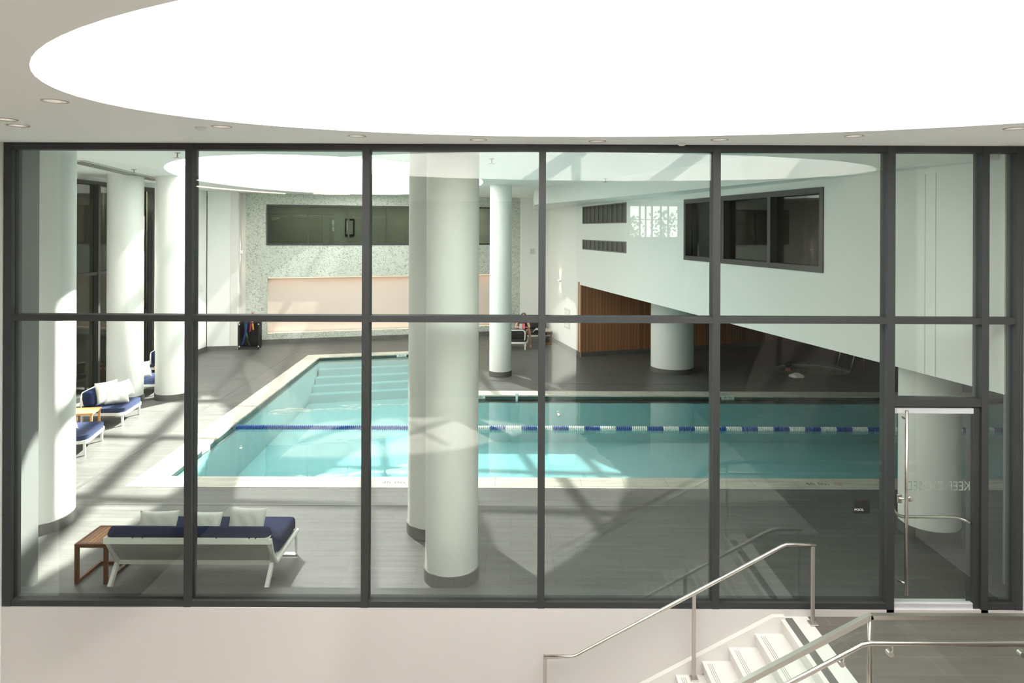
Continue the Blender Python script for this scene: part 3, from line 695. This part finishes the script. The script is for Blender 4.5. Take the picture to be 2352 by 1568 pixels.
# ================================================================== wall fittings
def sconce(p0, p1, u, z, label):
    s_ = thing('wall_sconce', label, 'wall light', (p0[0], p0[1], z), 0, 'small up and down wall lights')
    m_ = wall_matrix(p0, p1)
    MB().box(u - .13, u + .13, z - .03, z + .03, 0, .10, m_).build('body', PALEP, s_, world=True)
    for za in (z + .03, z - .036): MB().box(u - .05, u + .05, za, za + .006, .02, .08, m_).build('lamp', LED, s_, world=True)
    for sg_ in (1, -1):
        dta = bpy.data.lights.new('sconce_light', 'SPOT'); dta.energy = 14; dta.color = (1, .68, .45); dta.spot_size = R(95); dta.spot_blend = .7; dta.shadow_soft_size = .03
        o_ = bpy.data.objects.new('sconce_light', dta); COL.objects.link(o_)
        o_.location = m_ @ Vector((u, z + sg_ * .06, .07)); o_.rotation_euler = (R(180) if sg_ > 0 else 0, 0, 0)
sconce((-10.0, 25.41), (-10.3, 26.55), .75, 3.55, 'small wall light at the left edge of the stippled wall')
sconce(S0, S1, 10.55, 3.55, 'small wall light at the right edge of the stippled wall')
sconce(A0, A1, 3.11, 2.47, 'small lower wall light on the angled white wall')
o = wall_box(MB(), (.35, 29.6), (1.15, 29.7), .43, .63, 3.40, 3.62, 0, .05); o = o.build('wall_speaker', GREYP); tag(o, 'small grey square speaker on the white wall right of the slim column', 'speaker')
o = MB(); m_ = wall_matrix(A0, A1)
gr = thing('wall_vent', 'pale vertical vent grille low on the angled white wall', 'vent', (A0[0], A0[1], .78))
MB().box(3.75, 4.35, .78, 1.51, 0, .03, m_).build('frame', GREYP, gr, world=True)
mb = MB()
for k in range(5): mb.box(3.80 + .11 * k, 3.86 + .11 * k, .84, 1.45, .03, .045, m_)
mb.build('slats', PALEP, gr, world=True)
o = MB().box(2.90, 3.05, .36, .50, 0, .02, m_).box(2.94, 3.01, .38, .48, .02, .026, m_).build('wall_outlet', PALEP); tag(o, 'small white outlet plate low on the angled wall', 'outlet')
ml = wall_matrix(LW0, LW1)
o = MB().box(15.4, 15.9, 1.55, 2.4, 0, .03, ml).build('wall_panel', GREYP); tag(o, 'grey rectangular panel on the left wall near the back corner', 'wall panel')
o = MB().box(16.45, 16.65, 2.2, 2.42, 0, .03, ml).build('wall_switch', PALEP); tag(o, 'small pale switch plate on the left wall by the back corner', 'switch')
# slot diffuser and sprinklers
sd = thing('slot_diffuser', 'long grey slot diffuser in the pool ceiling at left', 'air vent', (-9.2, 16.5, CZ))
MB().beam((-8.75, 13.9, CZ - .012), (-9.95, 19.6, CZ - .012), .42, .02).build('frame', GREYP, sd, world=True)
for off in (-.11, 0, .11): MB().beam((-8.75 + off, 13.95, CZ - .024), (-9.95 + off, 19.55, CZ - .024), .05, .006).build('slot', DRAINM, sd, world=True)
s0 = None
for (x, y, z), lb in zip([(-8.69, 16.01, CZ), (-5.99, 12.46, CZ), (-.39, 13.27, CZ), (2.45, 18.3, CZ), (4.28, 18.37, 5.28), (5.0, 12.78, 5.28)],
        ['ceiling sprinkler beside the slot diffuser', 'ceiling sprinkler near the left mullion', 'ceiling sprinkler above the middle column', 'ceiling sprinkler above the louvre grilles', 'ceiling sprinkler by the top of the dark window, at its left', 'ceiling sprinkler above the dark window of the overhang']):
    if s0 is None:
        s0 = empty('sprinkler'); MB().lathe([(.05, 0), (.05, -.012), (.012, -.016), (.012, -.08), (0, -.08)], 14).build('body', STEELP, s0, True)
        MB().cyl((0, 0, -.10), .07, .008, 16).box(-.008, .008, -.03, .03, -.095, -.07).build('deflector', STEELP, s0); o = s0
    else: o = copy_tree(s0)
    o.location = (x, y, z); tag(o, lb, 'sprinkler', 'ceiling sprinklers')

# ================================================================== FRONT DAYBED
DX0, DX1 = -4.96, -2.98
lo, to = (8.76, .245), (8.50, .615)
db = thing('daybed', 'large white framed daybed with navy cushions, seen from behind in front', 'daybed', ((DX0 + DX1) / 2, 9.0, 0))
def dbp(name, mb, mat, sm=False): return mb.build(name, mat, db, sm, world=True)
lo, to = (8.76, .245), (8.50, .615)      # lower and upper back rail (y, z)
mb = MB()
mb.beam((DX0, *lo), (DX1, *lo), .05, .055).beam((DX0 - .0, *to), (DX1 + .06, *to), .05, .055)
mb.beam((DX0 + .02, *lo), (DX0 + .04, *to), .05, .05).beam((DX1 - .01, *lo), (DX1 + .04, *to), .05, .05)
dbp('back_frame', mb, WFRAME)
mb = MB(); mb.bm.faces.new([mb.bm.verts.new(p) for p in ((DX0 + .03, lo[0] - .005, lo[1]), (DX1 - .02, lo[0] - .005, lo[1]), (DX1 + .03, to[0] - .005, to[1] - .02), (DX0 + .03, to[0] - .005, to[1] - .02))])
bmesh.ops.solidify(mb.bm, geom=mb.bm.faces[:], thickness=.02)
dbp('back_panel', mb, WFRAME)
mb = MB()
for a, b in ((DX0, -4.62), (-4.6, -4.5), (-4.48, -3.95), (-3.93, -3.60), (-3.58, -3.2), (-3.18, -3.12), (-3.1, DX1 + .03)): mb.box(a, b, to[0] - .02, to[0] + .07, to[1] + .03, to[1] + .045)
dbp('top_slats', mb, WFRAME)
fy, fz = 9.52, .315
mb = MB()
for x in (DX0 + .03, DX1 + .02):
    mb.tube([(x, to[0], to[1]), (x, lo[0] - .02, lo[1] + .02), (x, lo[0] + .04, lo[1] - .02), (x, lo[0] + .1, lo[1] - .01), (x + (.0 if x < -4 else .04), fy, fz)], .03, 8)
mb.box(DX0 + .03, DX1 + .06, fy - .05, fy, fz - .04, fz + .02); mb.box(DX0 + .05, DX1, lo[0], fy, lo[1] + .0, lo[1] + .03)
dbp('seat_frame', mb, WFRAME, 'auto')
for x, yb in ((DX0 + .02, lo[0]), (DX1 - .015, lo[0])):
    dbp('leg', MB().beam((x, yb, lo[1] + .01), (x - .0 if x > -4 else x + .02, 8.53, 0.0), .045, .05, (0, 1, 0)), WFRAME)
for x, s in ((DX0 + .05, -1), (DX1 + .055, -1)):
    dbp('leg', MB().beam((x, fy - .03, fz), (x - .0, fy - .03, 0.0), .025, .03, (0, 1, 0)).rbox(x - .26 if s < 0 else x, x + .01, fy - .09, fy - .01, 0, .022, .008, 2), WFRAME)
dbp('backrest_cushion', MB().rbox(DX0 + .02, DX1 + .02, .02, .17, .03, .54, .055, 4, Matrix.Translation((0, *lo)) @ Matrix.Rotation(R(35), 4, 'X')), NAVY, True)
dbp('seat_cushion', MB().rbox(DX0 + .05, DX1 + .02, 8.92, 9.62, .27, .475, .06, 4), NAVY, True)
def pillow(x, y, z, w, h, t, rx, rz, label, group='white scatter pillows on the front daybed', ry=0):
    m_ = Euler((R(rx), R(ry), R(rz))).to_matrix().to_4x4()
    o_ = MB().pillow(w, h, t, m_).build('pillow', PILLOW, None, True); o_.location = (x, y, z); return tag(o_, label, 'pillow', group)
pillow(-4.55, 8.98, .60, .50, .36, .16, 68, 3, 'white pillow on the front daybed, nearest the teak table')
pillow(-3.98, 8.98, .595, .50, .35, .16, 66, -3, 'middle white pillow on the front daybed, partly behind the mullion')
pillow(-3.40, 8.96, .635, .50, .40, .16, 72, -5, 'tallest white pillow at the right of the front daybed')

# teak side table
tt = thing('side_table', 'slatted teak side table at the left end of the front daybed', 'table', (-5.21, 8.95, 0))
tx0, tx1, ty0, ty1, tz = -.215, .185, -.29, .26, .50
MB().box(tx0, tx1, ty0, ty0 + .045, tz - .045, tz).box(tx0, tx1, ty1 - .045, ty1, tz - .045, tz).box(tx0, tx0 + .03, ty0 + .045, ty1 - .045, tz - .045, tz).box(tx1 - .03, tx1, ty0 + .045, ty1 - .045, tz - .045, tz).build('top_frame', TEAKF, tt)
nsl = 7; wsl = (tx1 - tx0 - .06) / nsl
for i in range(nsl): MB().box(tx0 + .03 + wsl * i + .002, tx0 + .03 + wsl * (i + 1) - .002, ty0 + .045, ty1 - .045, tz - .02, tz - .003).build('slat', TEAK, tt)
for x in (tx0, tx1 - .04): MB().box(x, x + .04, ty0, ty0 + .045, 0, tz - .045).build('leg', TEAKF, tt)
MB().box(tx0, tx0 + .035, ty0 + .045, ty1, 0, .04).box(tx1 - .035, tx1, ty0 + .045, ty1, 0, .04).box(tx0 + .035, tx1 - .035, ty1 - .035, ty1, 0, .04).build('base_rail', TEAKF, tt)

# ================================================================== ROUNDED CHAISES
def rounded(w, dpt, r, n_=6, taper=0.0):
    pts_ = []
    for (cx_, cy_), a in (((w - r, r), -90), ((w - r - taper, dpt - r), 0), ((r + taper, dpt - r), 90), ((r, r), 180)):
        for i in range(n_ + 1):
            t_ = R(a + 90 * i / n_); pts_.append((cx_ + r * math.cos(t_), cy_ + r * math.sin(t_)))
    return pts_
def make_chaise(w=1.12, dpt=1.0, seat=BLUE, back=NAVY):
    c = empty('lounge_chair')
    out = rounded(w, dpt, .16, taper=.05); inn = [(p[0] * .9 + w * .05, p[1] * .9 + dpt * .05) for p in out]
    MB().prism(out, .245, .305, [inn]).build('seat_frame', WFRAME, c, 'auto')
    for x, y in ((.06, .05), (w - .1, .05), (.1, dpt - .09), (w - .14, dpt - .09)): MB().rbox(x, x + .045, y, y + .045, 0, .25, .006, 1).build('leg', WFRAME, c)
    b2 = MB().prism([(p[0] * .97 + w * .015, p[1] * .97 + dpt * .015) for p in out], .30, .40)
    bmesh.ops.bevel(b2.bm, geom=[e for e in b2.bm.edges if len(e.link_faces) == 2 and abs(e.calc_face_angle(0)) > 1.0], offset=.03, segments=3, affect='EDGES')
    b2.build('seat_cushion', seat, c, 'auto')
    hoop = [(p[0] * .78 + w * .11, dpt - .05, p[1] + .33) for p in rounded(w, .40, .13)]
    MB().tube(hoop, .022, 8, True).build('back_hoop', WFRAME, c, True)
    MB().rbox(.12, w - .12, dpt - .30, dpt - .08, .40, .74, .07, 4, Matrix.Translation((0, dpt, .4)) @ Matrix.Rotation(R(-8), 4, 'X') @ Matrix.Translation((0, -dpt, -.4))).build('back_cushion', back, c, True)
    return c
ch = make_chaise()
chairs = [((-8.22, 13.50), 103, 'white rounded lounge chair with blue seat, nearest the camera, cut by the thick column'),
          ((-8.64, 15.55), 98, 'white rounded lounge chair with three white pillows in the left row'),
          ((-9.36, 18.42), 100, 'lounge chair glimpsed between the two left columns with one pillow'),
          ((-9.75, 20.7), 100, 'farthest lounge chair of the left row, behind the small orange table top')]
for i, ((x, y), a, lb) in enumerate(chairs):
    o = ch if i == 0 else copy_tree(ch)
    o.location = (x, y, 0); o.rotation_euler = (0, 0, R(a)); tag(o, lb, 'lounge chair', 'rounded lounge chairs along the left wall')
GP = 'white pillows on the left lounge chairs'
pillow(-8.88, 13.78, .62, .52, .46, .18, 66, 62, 'white pillow on the nearest left lounge chair beside the thick column', GP)
pillow(-9.27, 15.98, .665, .54, .50, .16, 76, 62, 'tall white pillow leaning on the navy back of the second left chair', GP)
pillow(-9.07, 16.02, .61, .50, .44, .18, 62, 30, 'front white pillow slumped on the second left chair', GP)
pillow(-9.17, 16.52, .61, .48, .42, .17, 66, 80, 'right-hand white pillow on the second left chair', GP)
pillow(-9.95, 18.75, .62, .46, .44, .18, 70, 50, 'white pillow glimpsed on the chair between the left columns', GP)
def make_small_table():
    t_ = empty('side_table')
    MB().rbox(-.27, .27, -.27, .27, .43, .475, .006, 1).build('table_top', OAK, t_)
    MB().box(-.25, -.21, -.25, -.21, 0, .43).build('leg', OAK, t_); MB().box(.21, .25, -.25, -.21, 0, .43).build('leg', OAK, t_)
    MB().box(-.25, -.21, .21, .25, 0, .43).build('leg', OAK, t_); MB().box(.21, .25, .21, .25, 0, .43).build('leg', OAK, t_)
    return t_
t0 = make_small_table(); t0.location = (-9.27, 15.10, 0); t0.rotation_euler = (0, 0, R(12)); tag(t0, 'small orange wood side table between the first two left lounge chairs', 'table', 'small wooden side tables')
t1 = copy_tree(t0); t1.location = (-10.0, 20.2, 0); tag(t1, 'small orange wood table glimpsed between the far left columns', 'table', 'small wooden side tables')

# ================================================================== FAR LOUNGERS, PERSON, TABLE
f1 = copy_tree(ch); f1.location = (.62, 26.55, 0); f1.rotation_euler = (0, 0, R(180)); tag(f1, 'white framed lounge chair with black cushions that the person sits on', 'lounge chair', 'lounge chairs beyond the pool')
f2 = copy_tree(ch); f2.location = (.55, 27.2, 0); f2.rotation_euler = (0, 0, R(10)); tag(f2, 'lounge chair with a white towel behind the seated person', 'lounge chair', 'lounge chairs beyond the pool')
for f in (f1, f2):
    for c in f.children:
        if 'cushion' in c.name:
            c.data = c.data.copy(); c.data.materials[0] = SUIT
f2.children  # second chair faces away
tw = MB(); 
def cloth(w, l, drop, seed):
    rnd = random.Random(seed); mb_ = MB(); n_ = 14; G = []
    for i in range(n_ + 1):
        row = []
        for j in range(n_ + 1):
            u, v = (i / n_ - .5), (j / n_ - .5)
            z = .02 + .03 * math.sin(9 * u + seed) * math.cos(7 * v) + rnd.uniform(0, .012)
            if abs(v) > .32: z -= (abs(v) - .32) * drop
            row.append(mb_.bm.verts.new((u * w, v * l * (1 if abs(v) < .32 else .92), z)))
        G.append(row)
    for i in range(n_):
        for j in range(n_): mb_.bm.faces.new((G[i][j], G[i + 1][j], G[i + 1][j + 1], G[i][j + 1]))
    bmesh.ops.solidify(mb_.bm, geom=mb_.bm.faces[:], thickness=.015); return mb_
o = cloth(.55, .7, .9, 1).build('towel', TOWEL, None, True); o.location = (1.15, 27.55, .47); o.rotation_euler = (0, 0, R(80)); tag(o, 'white towel draped over the far lounge chair beside the person', 'towel', 'white towels beyond the pool')
t2 = thing('side_table', 'dark teak side table with a towel by the angled white wall', 'table', (1.32, 27.05, 0))
MB().rbox(-.25, .25, -.25, .25, .46, .50, .006, 1).build('table_top', TEAKF, t2)
for x in (-.23, .19):
    MB().box(x, x + .04, -.23, -.19, 0, .46).build('leg', TEAKF, t2); MB().box(x, x + .04, .19, .23, 0, .46).build('leg', TEAKF, t2)
MB().box(-.19, .19, -.23, -.19, .0, .04).box(-.19, .19, .19, .23, .0, .04).build('base_rail', TEAKF, t2)
o = cloth(.46, .5, .5, 3).build('towel', TOWEL, None, True); o.location = (1.32, 27.05, .53); tag(o, 'white towel heaped on the dark teak side table', 'towel', 'white towels beyond the pool')

def skin_body(name, chains, mat, parent, root, sub=2):
    """chains: lists of (key, xyz, radius); shared keys join"""
    me = bpy.data.meshes.new(name); bm_ = bmesh.new(); V = {}; rad = {}
    for chn in chains:
        prev = None
        for key, p, r_ in chn:
            if key not in V: V[key] = bm_.verts.new(p); rad[key] = r_
            if prev is not None and bm_.edges.get((prev, V[key])) is None: bm_.edges.new((prev, V[key]))
            prev = V[key]
    bm_.verts.index_update(); keys = {v.index: k_ for k_, v in V.items()}
    bm_.to_mesh(me); bm_.free()
    o_ = bpy.data.objects.new(name, me); COL.objects.link(o_); o_.parent = parent
    sk = o_.modifiers.new('skin', 'SKIN'); sk.use_smooth_shade = True
    for i, sv in enumerate(me.skin_vertices[0].data):
        r_ = rad[keys[i]]; sv.radius = (r_ if isinstance(r_, tuple) else (r_, r_)); sv.use_root = keys[i] == root
    ss = o_.modifiers.new('sub', 'SUBSURF'); ss.levels = sub; ss.render_levels = sub
    me.materials.append(mat); return o_
def hand(prefix, wrist, d_, side, nrm):
    """palm and five fingers from the wrist along d_, side vector across, nrm curl direction"""
    w_, d_, s_, n_ = Vector(wrist), Vector(d_).normalized(), Vector(side).normalized(), Vector(nrm).normalized()
    ch_ = []; palm = w_ + d_ * .075
    ch_.append([(prefix + 'wrist', w_, .022), (prefix + 'palm', palm, (.03, .02))])
    for i, ln in enumerate((.062, .072, .068, .052)):
        b_ = palm + s_ * (.027 - .018 * i) + d_ * .02
        ch_.append([(prefix + 'palm', palm, .03), (prefix + 'f%da' % i, b_, .0095), (prefix + 'f%db' % i, b_ + d_ * ln * .5 + n_ * .006, .0088), (prefix + 'f%dc' % i, b_ + d_ * ln * .85 + n_ * ln * .45, .008)])
    tb_ = w_ + d_ * .03 + s_ * .03
    ch_.append([(prefix + 'wrist', w_, .022), (prefix + 't1', tb_, .012), (prefix + 't2', tb_ + d_ * .03 + s_ * .02 + n_ * .012, .010), (prefix + 't3', tb_ + d_ * .055 + s_ * .018 + n_ * .03, .009)])
    return ch_
pr = thing('person', 'person in black swimwear sitting on a lounge chair reading, beyond the pool', 'person', (.40, 26.1, .40))
T = lambda *p: Vector(p)
chains = [[('pelvis', T(0, .1, .12), (.16, .12)), ('waist', T(.01, .11, .30), (.125, .095)), ('chest', T(.02, .12, .48), (.155, .105)), ('neckb', T(.03, .11, .62), (.075, .07)), ('neck', T(.035, .09, .69), .05), ('head', T(.05, .06, .79), (.075, .088)), ('crown', T(.05, .08, .875), (.062, .07))],
  [('head', 0, 0), ('nose', T(.055, -.045, .785), .014)],
  [('neckb', 0, 0), ('shR', T(.20, .11, .58), .062), ('elR', T(.27, -.02, .36), .043), ('RwU', T(.10, -.20, .40), .027)],
  [('neckb', 0, 0), ('shL', T(-.16, .11, .58), .062), ('elL', T(-.25, -.02, .36), .043), ('LwU', T(-.12, -.20, .40), .027)],
  [('pelvis', 0, 0), ('hipR', T(.10, .06, .10), .095), ('kneeR', T(.24, -.26 + .2, .33), .062), ('calfR', T(.28, .0, .08), .055), ('ankR', T(.30, .06, -.32), .036), ('toeR', T(.33, -.10, -.375), .028)],
  [('pelvis', 0, 0), ('hipL', T(-.10, .06, .10), .095), ('kneeL', T(-.38, -.12, .22), .062), ('calfL', T(-.22, -.20, .14), .052), ('ankL', T(.02, -.22, .08), .036), ('toeL', T(.13, -.24, .09), .028)]]
chains = [[(k_, p if p != 0 else None, r_) for k_, p, r_ in c_] for c_ in chains]
hr = hand('Rh', (.10, -.20, .40), (-.6, -.5, .2), (0, -.1, 1), (0, 1, .1)); hl = hand('Lh', (-.12, -.20, .40), (.6, -.5, .2), (0, -.1, 1), (0, 1, .1))
chains[2].append(('Rhwrist', T(.10, -.20, .40) + T(-.01, -.01, 0), .024)); chains[3].append(('Lhwrist', T(-.12, -.20, .40) + T(.01, -.01, 0), .024))
chains += [c_ for c_ in hr] + [c_ for c_ in hl]
skin_body('body', chains, SKIN, pr, 'pelvis')
hm = MB().sphere((.05, .09, .815), .105, 18, (.92, 1.0, 1.0))
for v in list(hm.bm.verts):
    if v.co.y < .045 and v.co.z < .875 or v.co.z < .74: hm.bm.verts.remove(v)
bmesh.ops.solidify(hm.bm, geom=hm.bm.faces[:], thickness=.012)
hm.build('hair', HAIRG, pr, True)
for x in (.02, .08): MB().sphere((x, -.022, .80), .009, 8).build('eye', BLACK, pr, True)
MB().lathe([(.17, .0), (.195, .06), (.175, .16), (.148, .30), (.165, .42), (.185, .50), (.16, .56)], 24, (.01, .11, .04), close=False).build('swimwear', SUIT, pr, True)
mg_ = thing('magazine', 'open magazine with red and white pages in the person\'s hands', 'magazine', (.385, 25.82, .83))
MB().box(-.11, 0, -.006, 0, -.10, .12, Matrix.Rotation(R(14), 4, 'Z')).build('page', PAPER, mg_); MB().box(0, .11, -.006, 0, -.10, .12, Matrix.Rotation(R(-14), 4, 'Z')).build('page', PINKP, mg_)

# ================================================================== NOODLE BIN
nbn = thing('noodle_bin', 'black mesh rolling bin by the stippled wall', 'bin', (-9.62, 25.66, 0), R(6))
bw, bd, bh = .36, .20, 1.0
MB().box(-bw, bw, -bd, bd, .07, .12).build('base', BLACK, nbn)
for x in (-bw, bw - .035):
    for y in (-bd, bd - .035): MB().box(x, x + .035, y, y + .035, .07, bh).build('post', BLACK, nbn)
mb = MB()
for y in (-bd, bd - .03): mb.box(-bw, bw, y, y + .03, bh - .035, bh)
for x in (-bw, bw - .03): mb.box(x, x + .03, -bd, bd, bh - .035, bh)
mb.build('rim', BLACK, nbn)
MB().box(-bw + .03, bw - .03, -bd + .005, -bd + .01, .12, bh - .03).build('mesh_panel', MESHM, nbn)
MB().box(-bw + .03, bw - .03, bd - .01, bd - .005, .12, bh - .03).build('back_panel', BLACK, nbn)
MB().box(-bw + .005, -bw + .01, -bd + .03, bd - .03, .12, bh - .03).build('side_panel', BLACK, nbn)
MB().box(bw - .012, bw - .004, -bd + .03, bd - .03, .12, bh - .03).build('side_panel', BLACK, nbn)
for x in (-bw + .03, bw - .03):
    for y in (-bd + .03, bd - .03):
        w_ = MB().cyl((x - .012, y, .035), .035, .024, 14, 'X').build('caster', BLACK, nbn)
for x in (-bw, bw - .045):
    for z in (.1, bh - .09): MB().rbox(x + .005, x + .035, -bd - .012, -bd, z, z + .045, .004, 1).build('corner_clip', LETTER, nbn)
o = MB().lathe([(0, -.02), (.25, -.02), (.275, 0), (.25, .02), (0, .02)], 40, (0, 0, 0), 'Y').build('kickboard', BLACK, None, 'auto'); o.location = (-9.43, 25.58, .42); o.scale = (.92, 1, 1.1); o.rotation_euler = (0, 0, R(6))
tag(o, 'black rounded kickboard leaning inside the mesh bin', 'kickboard')
NG = 'foam pool noodles in the mesh bin'
def noodle(color, pts, label):
    P = [Vector(p) for p in pts]; full = []
    for i in range(13):
        t_ = i / 12; full.append(P[0] * (1 - t_) ** 2 + P[1] * 2 * t_ * (1 - t_) + P[2] * t_ * t_)
    o_ = MB().tube(full, .034, 10).build('pool_noodle', NOOD[color], None, True); tag(o_, label, 'pool noodle', NG)
nx, ny = -9.62, 25.66
noodle('green', [(nx - .20, ny, .98), (nx - .22, ny, .6), (nx + .02, ny - .05, .14)], 'green foam noodle standing in the mesh bin')
noodle('blue', [(nx - .10, ny - .10, 1.2), (nx - .10, ny - .10, .6), (nx - .28, ny - .1, .14)], 'blue foam noodle slanting across the mesh bin')
noodle('magenta', [(nx + .07, ny + .04, 1.33), (nx - .03, ny + .02, .9), (nx - .04, ny - .02, .14)], 'magenta foam noodle, tallest in the mesh bin')
noodle('yellow', [(nx + .0, ny + .08, 1.22), (nx + .06, ny + .07, .9), (nx + .14, ny + .05, .14)], 'yellow foam noodle in the mesh bin')

# ================================================================== HOT TUB
tb = thing('hot_tub', 'round sunken hot tub on the dark deck under the overhang', 'hot tub', (*TUBC, 0))
MB().lathe([(1.36, -.15), (1.36, .012), (1.10, .012), (1.10, -.15)], 64, close=False).build('rim', DECK, tb, 'auto')
MB().lathe([(1.10, -.06), (1.10, -.9), (.01, -.9)], 64, close=False).build('basin', TUBM, tb, 'auto')
MB().lathe([(1.10, -.10), (.001, -.10)], 64, close=False).build('water', TUBWATER, tb)
for yy in (-.55, .35):
    MB().tube([(.95, yy, .0), (1.10, yy + .05, .5), (1.22, yy + .08, .82), (1.34, yy + .1, .86), (1.42, yy + .12, .70), (1.45, yy + .14, .0)], .02, 10).build('grab_rail', STEEL, tb, True)
p2 = thing('person', 'person with dark hair sitting in the hot tub, seen from the shoulders up', 'person', (8.95, 22.55, -.75))
ch2 = [[('pelvis', T(0, 0, .12), (.16, .12)), ('waist', T(.0, .0, .30), (.13, .1)), ('chest', T(.0, .0, .50), (.16, .11)), ('neckb', T(.0, -.01, .66), (.08, .075)), ('neck', T(.01, -.01, .73), .052), ('head', T(.04, -.02, .83), (.08, .09)), ('crown', T(.03, -.01, .92), (.066, .075))],
  [('head', None, 0), ('nose', T(.135, -.03, .83), .014)],
  [('neckb', None, 0), ('shR', T(.02, -.20, .62), .065), ('elR', T(.16, -.30, .40), .045), ('RwU', T(.34, -.16, .46), .028), ('Rhwrist', T(.35, -.15, .46), .024)],
  [('neckb', None, 0), ('shL', T(.02, .20, .62), .065), ('elL', T(.14, .30, .40), .045), ('LwU', T(.32, .18, .46), .028), ('Lhwrist', T(.33, .17, .46), .024)],
  [('pelvis', None, 0), ('hipR', T(.08, -.10, .10), .095), ('kneeR', T(.5, -.12, .2), .062), ('ankR', T(.55, -.12, -.10), .04)],
  [('pelvis', None, 0), ('hipL', T(.08, .10, .10), .095), ('kneeL', T(.5, .12, .2), .062), ('ankL', T(.55, .12, -.10), .04)]]
ch2 += hand('Rh', (.35, -.15, .46), (1, .3, .1), (0, 0, 1), (0, 1, 0)) + hand('Lh', (.33, .17, .46), (1, -.3, .1), (0, 0, 1), (0, -1, 0))
skin_body('body', ch2, SKIN, p2, 'pelvis')
hm = MB().sphere((.02, -.015, .85), .115, 18, (1, .95, 1.0))
for v in list(hm.bm.verts):
    if v.co.x > .06 and v.co.z < .90 or v.co.z < .74: hm.bm.verts.remove(v)
bmesh.ops.solidify(hm.bm, geom=hm.bm.faces[:], thickness=.012)
hm.build('hair', HAIRD, p2, True)
for y in (-.055, .0): MB().sphere((.118, y, .85), .009, 8).build('eye', BLACK, p2, True)
MB().lathe([(.165, .2), (.155, .32), (.175, .45), (.185, .54)], 24, (0, 0, 0), close=False).build('swimwear', KHAKI, p2, True)
rnd = random.Random(4); mb = MB()
b2 = bmesh.new(); bmesh.ops.create_uvsphere(b2, u_segments=24, v_segments=14, radius=1)
for v in b2.verts:
    k_ = 1 + .10 * math.sin(7 * v.co.x + 3 * v.co.y) + .08 * math.sin(11 * v.co.y + 2) + rnd.uniform(-.04, .04)
    v.co = Vector((v.co.x * .21 * k_, v.co.y * .20 * k_, max(0, v.co.z) * .11 * k_))
mb.merge(b2); o = mb.build('towel', TOWEL, None, True); o.location = (8.62, 21.05, .012); tag(o, 'crumpled pale towel on the dark deck beside the hot tub', 'towel')

# trees outside the rear lobby window (reflected in the glazing)
for x, y, hgt, lb in ((4.6, -10.6, 4.65, 'dark leafy tree outside the rear lobby window, seen reflected at left'), (5.75, -10.4, 4.85, 'dark leafy tree outside the rear lobby window, seen reflected at right')):
    tr_ = thing('tree', lb, 'tree', (x, y, -1.4), 0, 'trees reflected in the glazing')
    MB().tube([(0, 0, 0), (.05, .02, hgt * .6), (0, 0, hgt + 1)], [.12, .09, .05], 8).build('trunk', BARK, tr_, True)
    mb = MB(); rnd = random.Random(int(x * 10))
    for i in range(260):
        a_, r_ = rnd.uniform(0, 6.28), rnd.uniform(0, .55); z_ = hgt + 1.35 + rnd.uniform(-1.2, .35)
        c_ = Vector((r_ * math.cos(a_), r_ * math.sin(a_), z_)); e_ = Euler((rnd.uniform(0, 6), rnd.uniform(0, 6), 0)).to_matrix()
        q = [mb.bm.verts.new(c_ + e_ @ Vector(p)) for p in ((-.08, 0, 0), (0, -.045, .01), (.09, 0, 0), (0, .045, .01))]; mb.bm.faces.new(q)
    mb.build('foliage', LEAF, tr_)

# warm linear lamps hanging at the left of the lobby, seen reflected in the second pane
for pts_, lb in (([(-5.08, 5.3, 5.1), (-4.92, 4.4, 5.1), (-4.65, 3.5, 5.1), (-4.34, 2.8, 5.1)], 'long warm linear lamp seen reflected in the second pane'), ([(-3.80, 2.8, 5.1), (-3.45, 2.66, 5.1), (-3.15, 2.6, 5.1)], 'short warm linear lamp seen reflected beside the second mullion')):
    ll = thing('linear_lamp', lb, 'lamp', pts_[0], 0, 'warm linear lamps in the lobby')
    MB().tube(pts_, .010, 8).build('light_tube', LED, ll, True, world=True)
    MB().tube([(x_, y_, z_ + .10) for x_, y_, z_ in pts_], .010, 8).build('light_tube', LED, ll, True, world=True)
    MB().tube([(pts_[1][0], pts_[1][1], 5.1), (pts_[1][0], pts_[1][1], 5.41)], .004, 6).build('hanger', STEELP, ll, world=True)
